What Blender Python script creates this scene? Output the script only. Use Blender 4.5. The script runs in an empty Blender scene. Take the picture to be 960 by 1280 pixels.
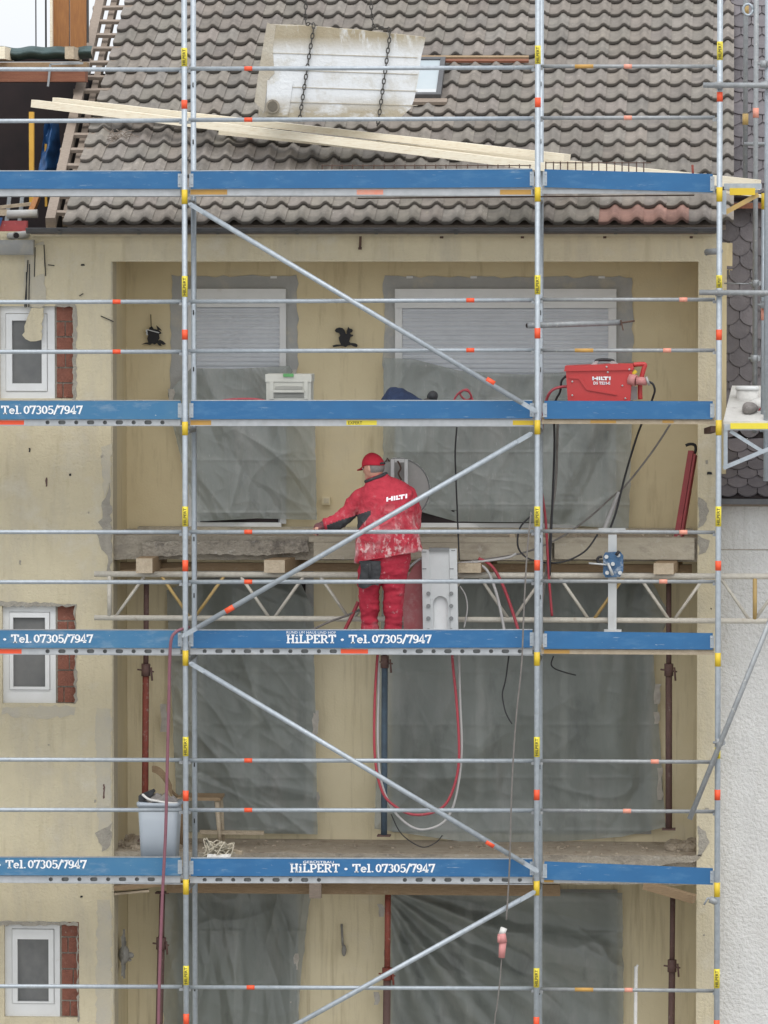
import bpy, bmesh, math, random
from mathutils import Vector, Matrix, noise
from mathutils.bvhtree import BVHTree
R = math.radians
rnd = random.Random(7)
SC = bpy.context.scene
COL = SC.collection

# ------------------------------------------------------------------ camera
FPX, DIST, VX, VY = 6225.0, 43.0, 910.0, 330.0
TH = math.atan((640-VY)/FPX); PS = math.atan((VX-480)/FPX*math.cos(TH))
FW = Vector((-math.sin(PS)*math.cos(TH), math.cos(PS)*math.cos(TH), -math.sin(TH)))
RT = Vector((math.cos(PS), math.sin(PS), 0)); UP = RT.cross(FW)
def ray(px, py): return FW + RT*((px-480)/FPX) - UP*((py-640)/FPX)
_d = ray(231.5, 1108.5); CAM = Vector((0, 0, 5.1)) - _d*(DIST/_d.y)
def P(px, py, Y):
    d = ray(px, py); return CAM + d*((Y-CAM.y)/d.y)
def X(px, Y=0, py=640): return P(px, py, Y).x
def Z(py, Y=0, px=480): return P(px, py, Y).z
def PP(px, py, p0, n):
    d = ray(px, py); return CAM + d*((p0-CAM).dot(n)/d.dot(n))
cd = bpy.data.cameras.new('camera'); cam = bpy.data.objects.new('camera', cd); COL.objects.link(cam)
cam.location = CAM; cam.rotation_euler = (R(90)-TH, 0, PS)
cd.sensor_fit = 'VERTICAL'; cd.sensor_height = 36; cd.sensor_width = 27
cd.lens = FPX/1280*36; cd.clip_start = .5; cd.clip_end = 2000
SC.camera = cam

# ------------------------------------------------------------------ light
w = bpy.data.worlds.new('World'); SC.world = w; w.use_nodes = True
nt = w.node_tree; nt.nodes.clear()
sky = nt.nodes.new('ShaderNodeTexSky'); sky.sky_type = 'NISHITA'; sky.sun_disc = False
SUN_EL, SUN_AZ = R(58), R(-22)
sky.sun_elevation = SUN_EL; sky.sun_rotation = R(180)+SUN_AZ
sky.air_density = 1.0; sky.dust_density = 5.0; sky.ozone_density = 1.0
hs = nt.nodes.new('ShaderNodeHueSaturation'); hs.inputs['Saturation'].default_value = .22
hs.inputs['Value'].default_value = 1.0
bg = nt.nodes.new('ShaderNodeBackground'); bg.inputs['Strength'].default_value = .15
wo = nt.nodes.new('ShaderNodeOutputWorld')
nt.links.new(sky.outputs[0], hs.inputs['Color']); ov = nt.nodes.new('ShaderNodeMix'); ov.data_type = 'RGBA'; ov.inputs[0].default_value = .6; ov.inputs[7].default_value = (5.6, 5.8, 6.1, 1)   # even cloud cover
nt.links.new(hs.outputs[0], ov.inputs[6]); nt.links.new(ov.outputs[2], bg.inputs[0]); nt.links.new(bg.outputs[0], wo.inputs[0])
sd = bpy.data.lights.new('sun', 'SUN'); sd.energy = .6; sd.angle = R(50); sd.color = (1, .97, .93)
so = bpy.data.objects.new('sun', sd); COL.objects.link(so)
dirv = Vector((math.sin(SUN_AZ)*math.cos(SUN_EL), -math.cos(SUN_AZ)*math.cos(SUN_EL), math.sin(SUN_EL)))
so.rotation_euler = dirv.to_track_quat('Z', 'Y').to_euler()
vs = SC.view_settings; vs.view_transform = 'Standard'; vs.look = 'None'; vs.gamma = 1; vs.use_curve_mapping = False
vs.exposure = 0.7
SC.render.engine = 'CYCLES'

# ------------------------------------------------------------------ materials
def pm(name, col, col2=None, scale=6, rough=.75, metal=0, bump=0, bscale=80, stretch=(1,1,1), layers=(), attr=False, alpha=1, spec=.5, bdist=.02, bstretch=(1,1,1)):
    """layers: (colour, scale, lo, hi, stretch, amount[, zlo, zhi])"""
    m = bpy.data.materials.new(name); m.use_nodes = True
    n = m.node_tree; n.nodes.clear(); L = n.links.new
    out = n.nodes.new('ShaderNodeOutputMaterial'); b = n.nodes.new('ShaderNodeBsdfPrincipled')
    geo = n.nodes.new('ShaderNodeNewGeometry')
    def mapped(st):
        mp = n.nodes.new('ShaderNodeMapping'); mp.inputs['Scale'].default_value = st; L(geo.outputs['Position'], mp.inputs[0]); return mp.outputs[0]
    def nz(sc, st, det=5, ro=.6):
        t = n.nodes.new('ShaderNodeTexNoise'); t.inputs['Scale'].default_value = sc; t.inputs['Detail'].default_value = det; t.inputs['Roughness'].default_value = ro
        L(mapped(st), t.inputs['Vector']); return t.outputs[0]
    def ramp(src, lo, hi, a=0, c=1):
        r = n.nodes.new('ShaderNodeMapRange'); r.inputs[1].default_value = lo; r.inputs[2].default_value = hi
        r.inputs[3].default_value = a; r.inputs[4].default_value = c; L(src, r.inputs[0]); return r.outputs[0]
    def mix(f, a, c, mode='MIX'):
        x = n.nodes.new('ShaderNodeMix'); x.data_type = 'RGBA'; x.blend_type = mode
        for v, i in ((f, 0), (a, 6), (c, 7)):
            if isinstance(v, (int, float)): x.inputs[i].default_value = v
            elif isinstance(v, tuple): x.inputs[i].default_value = (*v[:3], 1)
            else: L(v, x.inputs[i])
        return x.outputs[2]
    col2 = col2 or tuple(c*.78 for c in col)
    cur = mix(ramp(nz(scale, stretch), .3, .7), tuple(col), tuple(col2))
    for ly in layers:
        f = ramp(nz(ly[1], ly[4], 7, .65), ly[2], ly[3], 0, ly[5])
        if len(ly) > 6:
            sx = n.nodes.new('ShaderNodeSeparateXYZ'); L(geo.outputs['Position'], sx.inputs[0])
            g = ramp(sx.outputs[2], ly[6], ly[7]); mu = n.nodes.new('ShaderNodeMath'); mu.operation = 'MULTIPLY'
            L(f, mu.inputs[0]); L(g, mu.inputs[1]); f = mu.outputs[0]
        cur = mix(f, cur, tuple(ly[0]))
    if attr:
        at = n.nodes.new('ShaderNodeAttribute'); at.attribute_name = 'tone'; cur = mix(1.0, cur, at.outputs[0], 'MULTIPLY')
    L(cur, b.inputs['Base Color'])
    b.inputs['Roughness'].default_value = rough; b.inputs['Metallic'].default_value = metal
    b.inputs['Specular IOR Level'].default_value = spec
    if bump:
        bp = n.nodes.new('ShaderNodeBump'); bp.inputs['Strength'].default_value = bump; bp.inputs['Distance'].default_value = bdist
        L(nz(bscale, bstretch, 4 if bdist>.03 else 3), bp.inputs['Height']); L(bp.outputs[0], b.inputs['Normal'])
    if alpha < 1:
        tr = n.nodes.new('ShaderNodeBsdfTransparent'); mx = n.nodes.new('ShaderNodeMixShader'); mx.inputs[0].default_value = alpha
        L(tr.outputs[0], mx.inputs[1]); L(b.outputs[0], mx.inputs[2]); L(mx.outputs[0], out.inputs[0])
    else: L(b.outputs[0], out.inputs[0])
    return m
V1 = (1,1,1); VS = (3.5,3.5,.45)
M = {}
M['facade'] = pm('facade plaster', (.61,.545,.385), (.55,.485,.335), 3, .9, 0, .5, 45, V1, [((.44,.40,.32), 1.6, .48, .75, (2.5,2.5,.6), .7), ((.40,.34,.22), 3.2, .55, .75, VS, .5), ((.62,.585,.49), 3, .55, .72, V1, .6), ((.36,.32,.25), 9, .64, .75, V1, .5), ((.27,.22,.17), 26, .72, .76, (1.5,1.5,.6), .6)])
M['loggia'] = pm('loggia plaster', (.68,.59,.385), (.63,.535,.34), 2.5, .9, 0, .15, 50, V1, [((.34,.26,.14), 3, .55, .75, VS, .5), ((.55,.49,.36), 2, .6, .75, V1, .4)])
M['loggia_low'] = pm('lower loggia plaster', (.70,.62,.43), (.65,.57,.38), 2.5, .9, 0, .15, 50, V1, [((.36,.29,.17), 4, .52, .72, (3.5,3.5,.2), .6), ((.66,.6,.48), 2, .6, .75, V1, .4)])
M['jamb'] = pm('worn plaster', (.54,.48,.34), (.47,.42,.32), 5, .9, 0, .4, 60, V1, [((.33,.29,.24), 6, .58, .7, V1, .6)])
M['mortar'] = pm('grey mortar', (.40,.37,.31), (.30,.28,.24), 12, .95, 0, .8, 60, V1)
M['greyplaster'] = pm('grey smoothed render', (.47,.44,.37), (.53,.48,.36), 6, .95, 0, .4, 50, V1)
M['concrete'] = pm('slab concrete', (.37,.33,.265), (.27,.24,.19), 7, .95, 0, .9, 40, V1, [((.16,.14,.12), 5, .52, .7, (1,1,2), .7), ((.5,.47,.42), 14, .6, .72, V1, .6)])
M['concrete_rough'] = pm('broken concrete', (.40,.36,.295), (.30,.265,.215), 9, .95, 0, 1.0, 25, V1, [((.13,.115,.10), 8, .54, .68, V1, .8), ((.52,.49,.45), 11, .58, .7, V1, .7)], bdist=.05)
M['dustwood'] = pm('dust covered slab face', (.46,.415,.325), (.39,.345,.265), 4, .95, 0, .5, 30, (1,1,4), [((.22,.19,.15), 5, .55, .72, (1,1,2), .6), ((.56,.53,.47), 12, .58, .7, (1,1,.6), .6)])
M['floor'] = pm('dusty floor', (.34,.28,.21), (.42,.36,.28), 6, .95, 0, .6, 60, V1, [((.20,.15,.11), 7, .56, .7, V1, .7)])
M['brick'] = pm('red brick', (.27,.105,.07), (.19,.075,.052), 14, .9, 0, .6, 60, V1, [((.45,.36,.29), 25, .62, .75, V1, .6)])
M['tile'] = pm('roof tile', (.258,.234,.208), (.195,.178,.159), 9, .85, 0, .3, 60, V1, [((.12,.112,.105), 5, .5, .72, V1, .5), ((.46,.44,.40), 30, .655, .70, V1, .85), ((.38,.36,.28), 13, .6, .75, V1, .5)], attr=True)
M['slate'] = pm('slate shingle', (.135,.125,.13), (.10,.092,.098), 9, .55, 0, .2, 60, V1, [((.24,.22,.2), 20, .62, .75, V1, .5)], attr=True)
M['render'] = pm('white roughcast', (.66,.66,.645), (.6,.6,.585), 3, .95, 0, 1.0, 38, V1, [((.50,.49,.465), 1.2, .46, .72, (2,2,.7), .6), ((.44,.43,.41), 3, .57, .72, (4,4,.25), .5), ((.45,.44,.43), 45, .60, .74, V1, .4), ((.72,.72,.71), 4, .6, .72, V1, .5)])
M['gutter'] = pm('dark zinc', (.115,.117,.12), (.085,.086,.09), 10, .5, .3, 0, 50, V1, [((.17,.17,.16), 16, .6, .75, V1, .6)])
M['copper'] = pm('old copper strip', (.35,.24,.17), (.2,.13,.1), 18, .7)
M['pvc'] = pm('white window pvc', (.74,.75,.75), (.68,.69,.68), 5, .4, 0, 0, 50, V1, [((.5,.48,.42), 9, .62, .75, V1, .4)])
M['shutter'] = pm('grey roller shutter', (.60,.625,.66), (.55,.575,.61), 4, .45)
M['surround'] = pm('grey masking band', (.40,.40,.385), (.34,.345,.335), 5, .6, 0, .2, 30, V1, [((.52,.48,.38), 6, .52, .72, V1, .7)])
M['glass'] = pm('window glass', (.115,.12,.12), (.18,.18,.175), 3, .08, 0, 0, 50, V1, [((.24,.24,.235), 3, .5, .8, (1,1,.6), .5)])
M['roofglass'] = pm('skylight glass', (.36,.42,.45), (.42,.47,.49), 3, .35)
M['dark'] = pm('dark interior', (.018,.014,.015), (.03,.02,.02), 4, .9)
M['galv'] = pm('galvanised tube', (.42,.465,.50), (.33,.37,.405), 24, .48, .4, 0, 50, V1, [((.60,.62,.63), 34, .6, .72, V1, .65), ((.25,.24,.22), 16, .62, .74, V1, .55)])
M['galv_dull'] = pm('dull galvanised tube', (.33,.35,.36), (.25,.26,.265), 22, .55, .35, 0, 50, V1, [((.6,.58,.53), 32, .6, .7, V1, .7)])
M['deck'] = pm('galvanised deck edge', (.48,.50,.515), (.38,.40,.415), 12, .45, .3, 0, 50, V1, [((.36,.33,.29), 9, .6, .75, (1,1,3), .6)])
M['girder'] = pm('cement spattered tube', (.56,.53,.46), (.46,.43,.37), 25, .75, .1, .3, 60, V1, [((.30,.22,.15), 18, .62, .74, V1, .6)])
M['ochre'] = pm('ochre strut paint', (.46,.31,.10), (.38,.27,.12), 18, .7)
M['blue'] = pm('blue toe board paint', (.018,.122,.285), (.016,.105,.25), 3, .5, 0, 0, 50, V1, [((.07,.19,.34), 4, .52, .75, (1,1,3), .6), ((.30,.38,.45), 9, .64, .70, (.6,1,6), .55), ((.55,.58,.6), 36, .69, .73, (.7,1,1.4), .8)])
M['blue_worn'] = pm('worn blue toe board paint', (.03,.14,.28), (.05,.165,.29), 4, .5, 0, 0, 50, V1, [((.22,.30,.38), 5, .52, .75, (1,1,3), .6), ((.55,.56,.55), 22, .66, .71, (1,1,2), .8)])
M['white'] = pm('white lettering', (.80,.81,.82), (.72,.74,.76), 30, .6, 0, 0, 50, V1, [((.10,.22,.40), 40, .58, .66, V1, .7)])
M['logo'] = pm('reflective lettering', (.88,.82,.86), (.78,.7,.76), 30, .5)
M['yellow'] = pm('yellow band', (.66,.47,.02), (.6,.42,.03), 10, .5)
M['sticker'] = pm('yellow sticker', (.72,.60,.04), (.66,.55,.05), 10, .5)
M['black'] = pm('black print', (.02,.02,.02), None, 10, .6)
M['orange'] = pm('orange band', (.80,.085,.025), (.74,.09,.03), 12, .5)
M['pinkband'] = pm('faded orange band', (.72,.25,.17), (.66,.33,.25), 22, .55)
M['tan'] = pm('ochre tape', (.50,.28,.06), (.44,.26,.08), 12, .6)
M['plank'] = pm('fresh spruce', (.84,.78,.63), (.78,.70,.54), 5, .75, 0, 0, 50, (1,6,30), [((.60,.46,.29), 3, .5, .68, (.8,8,40), .55), ((.30,.17,.08), 9, .74, .78, (1,1.5,2), .8)])
M['timber'] = pm('weathered timber', (.33,.235,.14), (.24,.165,.095), 6, .85, 0, .3, 50, (2,6,25), [((.45,.38,.29), 14, .6, .75, V1, .5)])
M['timber_end'] = pm('pale sawn timber', (.50,.42,.31), (.38,.31,.22), 16, .9, 0, .5, 60, V1)
M['greywood'] = pm('silvered wood', (.30,.245,.20), (.22,.18,.145), 8, .9, 0, .2, 50, (4,4,20))
M['redwood'] = pm('red brown beam', (.23,.095,.05), (.17,.06,.035), 6, .8, 0, .2, 50, (1,4,20), [((.4,.3,.2), 16, .62, .75, V1, .5)])
M['orangewood'] = pm('orange brown boards', (.36,.16,.05), (.24,.10,.035), 5, .75, 0, 0, 50, (14,5,1.5))
M['yellowpost'] = pm('yellow formwork post', (.62,.36,.05), (.55,.3,.04), 8, .6)
M['tarp_blue'] = pm('blue tarpaulin', (.025,.10,.25), (.015,.06,.17), 5, .5, 0, .4, 15)
M['tarp_green'] = pm('dark green tarpaulin', (.045,.085,.085), (.03,.055,.055), 8, .5, 0, .4, 15)
M['sheet'] = pm('grey plastic film', (.345,.375,.345), (.27,.297,.272), 1.3, .28, 0, .3, 3.0, (1,1,.6), [((.43,.44,.41), 1.6, .48, .74, (2.2,2.2,.6), .8), ((.17,.19,.185), 2.6, .54, .74, (2,2,.8), .6), ((.54,.55,.52), 12, .60, .74, (3.2,3.2,.22), .55), ((.60,.60,.57), 34, .66, .72, (1.5,1.5,.4), .6)], alpha=.68, bdist=.09, bstretch=(1.5,1,.6))
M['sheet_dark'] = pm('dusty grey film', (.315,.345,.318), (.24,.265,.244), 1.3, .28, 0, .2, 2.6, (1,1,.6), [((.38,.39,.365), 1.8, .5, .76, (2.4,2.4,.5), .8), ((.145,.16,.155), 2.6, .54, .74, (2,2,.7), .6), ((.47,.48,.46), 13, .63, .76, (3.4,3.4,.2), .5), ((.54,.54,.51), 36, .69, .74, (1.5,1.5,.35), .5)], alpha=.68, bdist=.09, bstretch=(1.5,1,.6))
M['tape'] = pm('torn white tape', (.48,.46,.41), (.33,.30,.26), 22, .7)
M['prop_red'] = pm('red lead prop', (.26,.055,.035), (.18,.05,.035), 16, .7, .1, .2, 50, V1, [((.36,.30,.25), 22, .58, .7, V1, .7)])
M['prop_brown'] = pm('brown rusty prop', (.15,.085,.07), (.11,.065,.06), 16, .75, .1, .2, 50, V1, [((.30,.26,.22), 22, .6, .72, V1, .5)])
M['prop_blue'] = pm('blue grey prop', (.10,.15,.20), (.08,.11,.14), 16, .7, .1)
M['rust'] = pm('rusty steel bar', (.12,.07,.05), (.08,.05,.04), 20, .85)
M['pipe_maroon'] = pm('maroon pole', (.33,.055,.06), (.25,.045,.05), 12, .6, 0, .1, 50, V1, [((.36,.28,.25), 22, .62, .75, V1, .5)])
M['hose_red'] = pm('red hose', (.36,.035,.05), (.30,.045,.06), 14, .5, 0, 0, 50, V1, [((.5,.35,.33), 30, .6, .72, V1, .5)])
M['hose_maroon'] = pm('maroon hose', (.22,.085,.11), (.17,.07,.09), 14, .6)
M['hose_grey'] = pm('grey hose', (.44,.43,.42), (.36,.35,.34), 14, .6)
M['cable'] = pm('black rubber cable', (.025,.025,.028), None, 14, .6)
M['cable_grey'] = pm('dusty cable', (.20,.185,.17), (.13,.12,.11), 18, .8)
M['twine'] = pm('pale rope', (.52,.48,.38), (.42,.37,.28), 22, .9)
M['bin'] = pm('grey blue plastic bin', (.335,.375,.415), (.31,.35,.39), 3, .5, 0, 0, 50, V1, [((.42,.43,.43), 8, .6, .78, (3,3,.5), .5)])
M['bag_white'] = pm('white sack', (.68,.67,.64), (.56,.55,.52), 9, .7, 0, .4, 30)
M['bag_dirty'] = pm('dirty grey sack', (.27,.25,.235), (.18,.165,.155), 10, .8, 0, .6, 35, V1, [((.5,.48,.46), 18, .6, .7, V1, .7)])
M['case'] = pm('pale grey tool case', (.52,.52,.47), (.47,.47,.42), 8, .6, 0, 0, 50, V1, [((.62,.6,.55), 20, .6, .75, V1, .5)])
M['case_dark'] = pm('grey tool case recess', (.33,.33,.30), None, 8, .6)
M['green'] = pm('green latch', (.12,.38,.13), None, 8, .5)
M['denim'] = pm('navy work jacket', (.018,.035,.085), (.012,.022,.055), 14, .9, 0, .5, 40)
M['redbox'] = pm('red machine housing', (.50,.042,.040), (.44,.04,.04), 3, .45, 0, 0, 50, V1, [((.55,.35,.32), 60, .70, .74, V1, .7), ((.38,.06,.05), 6, .6, .75, V1, .5)])
M['grip'] = pm('grey metal handle', (.45,.45,.44), (.35,.35,.34), 12, .5, .3)
M['pink'] = pm('faded pink plug', (.55,.23,.22), (.48,.2,.19), 10, .6)
M['alu'] = pm('dusty aluminium', (.58,.60,.60), (.52,.54,.54), 6, .5, .25, 0, 50, V1, [((.42,.42,.40), 9, .6, .75, V1, .5)])
M['alu_dark'] = pm('bolt steel', (.24,.25,.25), None, 8, .5, .5)
M['blade'] = pm('saw blade steel', (.42,.41,.39), (.34,.335,.32), 5, .45, .1, 0, 50, V1, [((.5,.49,.47), 6, .55, .75, V1, .5)])
M['guard'] = pm('dusty red guard', (.42,.10,.11), (.47,.22,.22), 5, .6, 0, 0, 50, V1, [((.55,.42,.41), 9, .55, .75, V1, .5)])
M['drive'] = pm('blue painted casting', (.07,.16,.29), (.05,.11,.21), 18, .75, .0, .6, 40, V1, [((.42,.46,.5), 14, .54, .66, V1, .7)])
M['iron'] = pm('wrought iron', (.016,.016,.018), None, 8, .7)
M['pewter'] = pm('grey relief', (.30,.29,.26), (.22,.21,.19), 20, .7)
M['skin'] = pm('skin', (.55,.30,.22), (.48,.25,.18), 20, .55)
M['hair'] = pm('grey hair', (.16,.14,.13), (.22,.2,.19), 60, .8)
M['cap'] = pm('red cap', (.48,.013,.035), (.42,.012,.03), 14, .85, 0, .2, 60)
M['jacket'] = pm('red work jacket', (.46,.032,.055), (.38,.024,.043), 8, .85, 0, .7, 11, V1, [((.27,.012,.026), 5, .54, .72, V1, .6), ((.52,.26,.27), 4.5, .47, .62, (1.2,1.2,1), .75, 8.42, 8.02), ((.64,.47,.46), 8.5, .535, .60, (1.3,1.3,.9), .85, 8.46, 8.02), ((.60,.40,.40), 17, .57, .64, (1.2,1.2,.8), .55, 8.45, 8.12), ((.50,.22,.23), 12, .62, .70, V1, .3)], bdist=.035)
M['trousers'] = pm('red work trousers', (.40,.018,.042), (.32,.014,.032), 8, .85, 0, .7, 13, V1, [((.5,.2,.22), 7, .55, .75, V1, .5),((.6,.38,.39), 20, .62, .70, V1, .6)])
M['blackfab'] = pm('black fabric', (.028,.03,.034), (.045,.047,.05), 16, .85, 0, .5, 30, V1, [((.25,.24,.24), 20, .64, .74, V1, .5)])
M['glove'] = pm('dusty work glove', (.16,.05,.055), (.09,.045,.05), 25, .85)
M['shoe'] = pm('black leather', (.03,.028,.026), (.06,.055,.05), 20, .7)
M['dirtywhite'] = pm('dirty white board', (.60,.59,.56), (.48,.47,.44), 5, .8, 0, .3, 40, V1, [((.33,.31,.28), 7, .56, .72, V1, .7)])
M['ground'] = pm('concrete ground', (.36,.35,.33), (.30,.29,.275), 1.5, .95, 0, .3, 30)

# ------------------------------------------------------------------ mesh helpers
class MB:
    def __init__(s): s.v = []; s.f = []; s.sm = []; s.mi = []; s.tone = {}
    def add(s, vs, fs, smooth=False, mi=0):
        o = len(s.v); s.v += [Vector(v) for v in vs]
        for f in fs: s.f.append([i+o for i in f]); s.sm.append(smooth); s.mi.append(mi)
        return s
    def box(s, a, b, mi=0):
        x0,y0,z0 = a; x1,y1,z1 = b
        return s.add([(x0,y0,z0),(x1,y0,z0),(x1,y1,z0),(x0,y1,z0),(x0,y0,z1),(x1,y0,z1),(x1,y1,z1),(x0,y1,z1)],
              [(0,3,2,1),(4,5,6,7),(0,1,5,4),(1,2,6,5),(2,3,7,6),(3,0,4,7)], False, mi)
    def bar(s, p, q, wd, ht, up=Vector((0,0,1)), mi=0):
        p = Vector(p); q = Vector(q); d = (q-p).normalized(); sd_ = d.cross(up)
        if sd_.length < 1e-4: sd_ = d.cross(Vector((0,1,0)))
        sd_.normalize(); u = sd_.cross(d); a = sd_*wd/2; b = u*ht/2
        return s.add([p-a-b,p+a-b,p+a+b,p-a+b,q-a-b,q+a-b,q+a+b,q-a+b],[(0,3,2,1),(4,5,6,7),(0,1,5,4),(1,2,6,5),(2,3,7,6),(3,0,4,7)], False, mi)
    def tube(s, pts, r, n=10, caps=True, mi=0, sq=1):
        pts = [Vector(p) for p in pts]; rs = r if isinstance(r,(list,tuple)) else [r]*len(pts)
        vs=[]; prev=None
        for i,p in enumerate(pts):
            d = (pts[min(i+1,len(pts)-1)]-pts[max(i-1,0)]).normalized()
            if prev is None:
                a = d.cross(Vector((0,0,1)));  a = a if a.length>1e-3 else d.cross(Vector((0,1,0)))
            else: a = prev - d*prev.dot(d)
            a.normalize(); prev=a; b = d.cross(a)
            vs += [p+(a*math.cos(2*math.pi*k/n)+b*math.sin(2*math.pi*k/n)*sq)*rs[i] for k in range(n)]
        fs=[(i*n+k,i*n+(k+1)%n,(i+1)*n+(k+1)%n,(i+1)*n+k) for i in range(len(pts)-1) for k in range(n)]
        s.add(vs, fs, True, mi)
        if caps:
            o=len(s.v)-len(vs); s.f.append([o+k for k in range(n)][::-1]); s.f.append([o+(len(pts)-1)*n+k for k in range(n)]); s.sm+=[False]*2; s.mi+=[mi]*2
        return s
    def loft(s, rings, mi=0):
        n=len(rings[0]); o=[v for r in rings for v in r]
        s.add(o,[(i*n+k,i*n+(k+1)%n,(i+1)*n+(k+1)%n,(i+1)*n+k) for i in range(len(rings)-1) for k in range(n)]+[tuple(range(n))[::-1],tuple((len(rings)-1)*n+k for k in range(n))],True,mi)
        return s
    def ell(s, c, r, n=14, m=9, mi=0, rot=None):
        c=Vector(c); vs=[]
        for j in range(m+1):
            t=math.pi*j/m
            for k in range(n):
                a=2*math.pi*k/n; v=Vector((r[0]*math.sin(t)*math.cos(a),r[1]*math.sin(t)*math.sin(a),r[2]*math.cos(t)))
                if rot: v=rot@v
                vs.append(c+v)
        return s.add(vs,[(j*n+k,j*n+(k+1)%n,(j+1)*n+(k+1)%n,(j+1)*n+k) for j in range(m) for k in range(n)],True,mi)
    def prism(s, pts, d, mi=0):
        pts=[Vector(p) for p in pts]; d=Vector(d); n=len(pts)
        return s.add(pts+[p+d for p in pts],[tuple(range(n)),tuple(range(2*n-1,n-1,-1))]+[(k,k+n,(k+1)%n+n,(k+1)%n) for k in range(n)],False,mi)
    def build(s, name, mats, parent=None):
        me = bpy.data.meshes.new(name); off = Vector(parent['_o']) if parent is not None else Vector((0,0,0))
        me.from_pydata([v-off for v in s.v], [], s.f)
        for m in (mats if isinstance(mats,list) else [mats]): me.materials.append(M[m])
        me.polygons.foreach_set('use_smooth', s.sm); me.polygons.foreach_set('material_index', s.mi)
        if s.tone:
            ca = me.color_attributes.new('tone','FLOAT_COLOR','CORNER')
            for p in me.polygons:
                t = s.tone.get(p.index,1.0); t = t if isinstance(t,tuple) else (t,t,t)
                for li in p.loop_indices: ca.data[li].color=(*t,1)
        bm=bmesh.new(); bm.from_mesh(me); bmesh.ops.recalc_face_normals(bm,faces=bm.faces); bm.to_mesh(me); bm.free()
        me.update(); o = bpy.data.objects.new(name, me); COL.objects.link(o)
        if parent is not None:
            o['_o']=parent['_o']; o.parent=parent
        else: o['_o']=(0,0,0)
        return o
def tag(o, label=None, cat=None, group=None, kind=None):
    for k,v in (('label',label),('category',cat),('group',group),('kind',kind)):
        if v: o[k]=v
    return o
def thing(name, loc, label, cat, group=None):
    o=bpy.data.objects.new(name,None); COL.objects.link(o); o.location=loc; o['_o']=tuple(loc); o.empty_display_size=.2
    return tag(o,label,cat,group)
def box(name,a,b,mat,parent=None): return MB().box(a,b).build(name,mat,parent)
def tube(name,pts,r,mat,parent=None,n=10): return MB().tube(pts,r,n).build(name,mat,parent)
def smooth_path(pts, sub=6):
    pts=[Vector(p) for p in pts]; out=[]
    for i in range(len(pts)-1):
        p0=pts[max(i-1,0)];p1=pts[i];p2=pts[i+1];p3=pts[min(i+2,len(pts)-1)]
        for k in range(sub):
            t=k/sub; out.append(.5*((2*p1)+(p2-p0)*t+(2*p0-5*p1+4*p2-p3)*t*t+(3*p1-p0-3*p2+p3)*t**3))
    return out+[pts[-1]]
def pxpath(l): return smooth_path([P(*p) for p in l])
def pxpoly(l, Y): return [P(x,y,Y) for x,y in l]
def jag(l, Y, amp=2.0, step=6, seed=1):
    """outline in photo px made ragged, returns world points"""
    r=random.Random(seed); out=[]
    for i in range(len(l)):
        a=l[i]; b=l[(i+1)%len(l)]; n=max(1,int(math.hypot(b[0]-a[0],b[1]-a[1])/step))
        for k in range(n):
            t=k/n; out.append(P(a[0]+(b[0]-a[0])*t+r.uniform(-amp,amp),a[1]+(b[1]-a[1])*t+r.uniform(-amp,amp),Y))
    return out
def remesh(o, voxel, smooth_it=4):
    md=o.modifiers.new('r','REMESH'); md.mode='VOXEL'; md.voxel_size=voxel; md.use_smooth_shade=True
    s=o.modifiers.new('s','SMOOTH'); s.iterations=smooth_it; s.factor=.5
    dg=bpy.context.evaluated_depsgraph_get(); dg.update(); me=bpy.data.meshes.new_from_object(o.evaluated_get(dg))
    o.modifiers.clear(); me.materials.clear()
    for m in o.data.materials: me.materials.append(m)
    nm=o.data.name; o.data=me; me.name=nm
    for p in me.polygons: p.use_smooth=True; p.material_index=0
    return o
def text_mesh(body, size, thick=0.0):
    cu=bpy.data.curves.new('t','FONT'); cu.body=body; cu.size=size; cu.offset=thick; cu.align_x='CENTER'; cu.align_y='CENTER'; cu.resolution_u=2
    ob=bpy.data.objects.new('t',cu); COL.objects.link(ob); dg=bpy.context.evaluated_depsgraph_get(); dg.update()
    me=bpy.data.meshes.new_from_object(ob.evaluated_get(dg)); vs=[v.co.copy() for v in me.vertices]; fs=[list(p.vertices) for p in me.polygons]
    bpy.data.objects.remove(ob); bpy.data.curves.remove(cu); bpy.data.meshes.remove(me); return vs,fs
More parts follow.
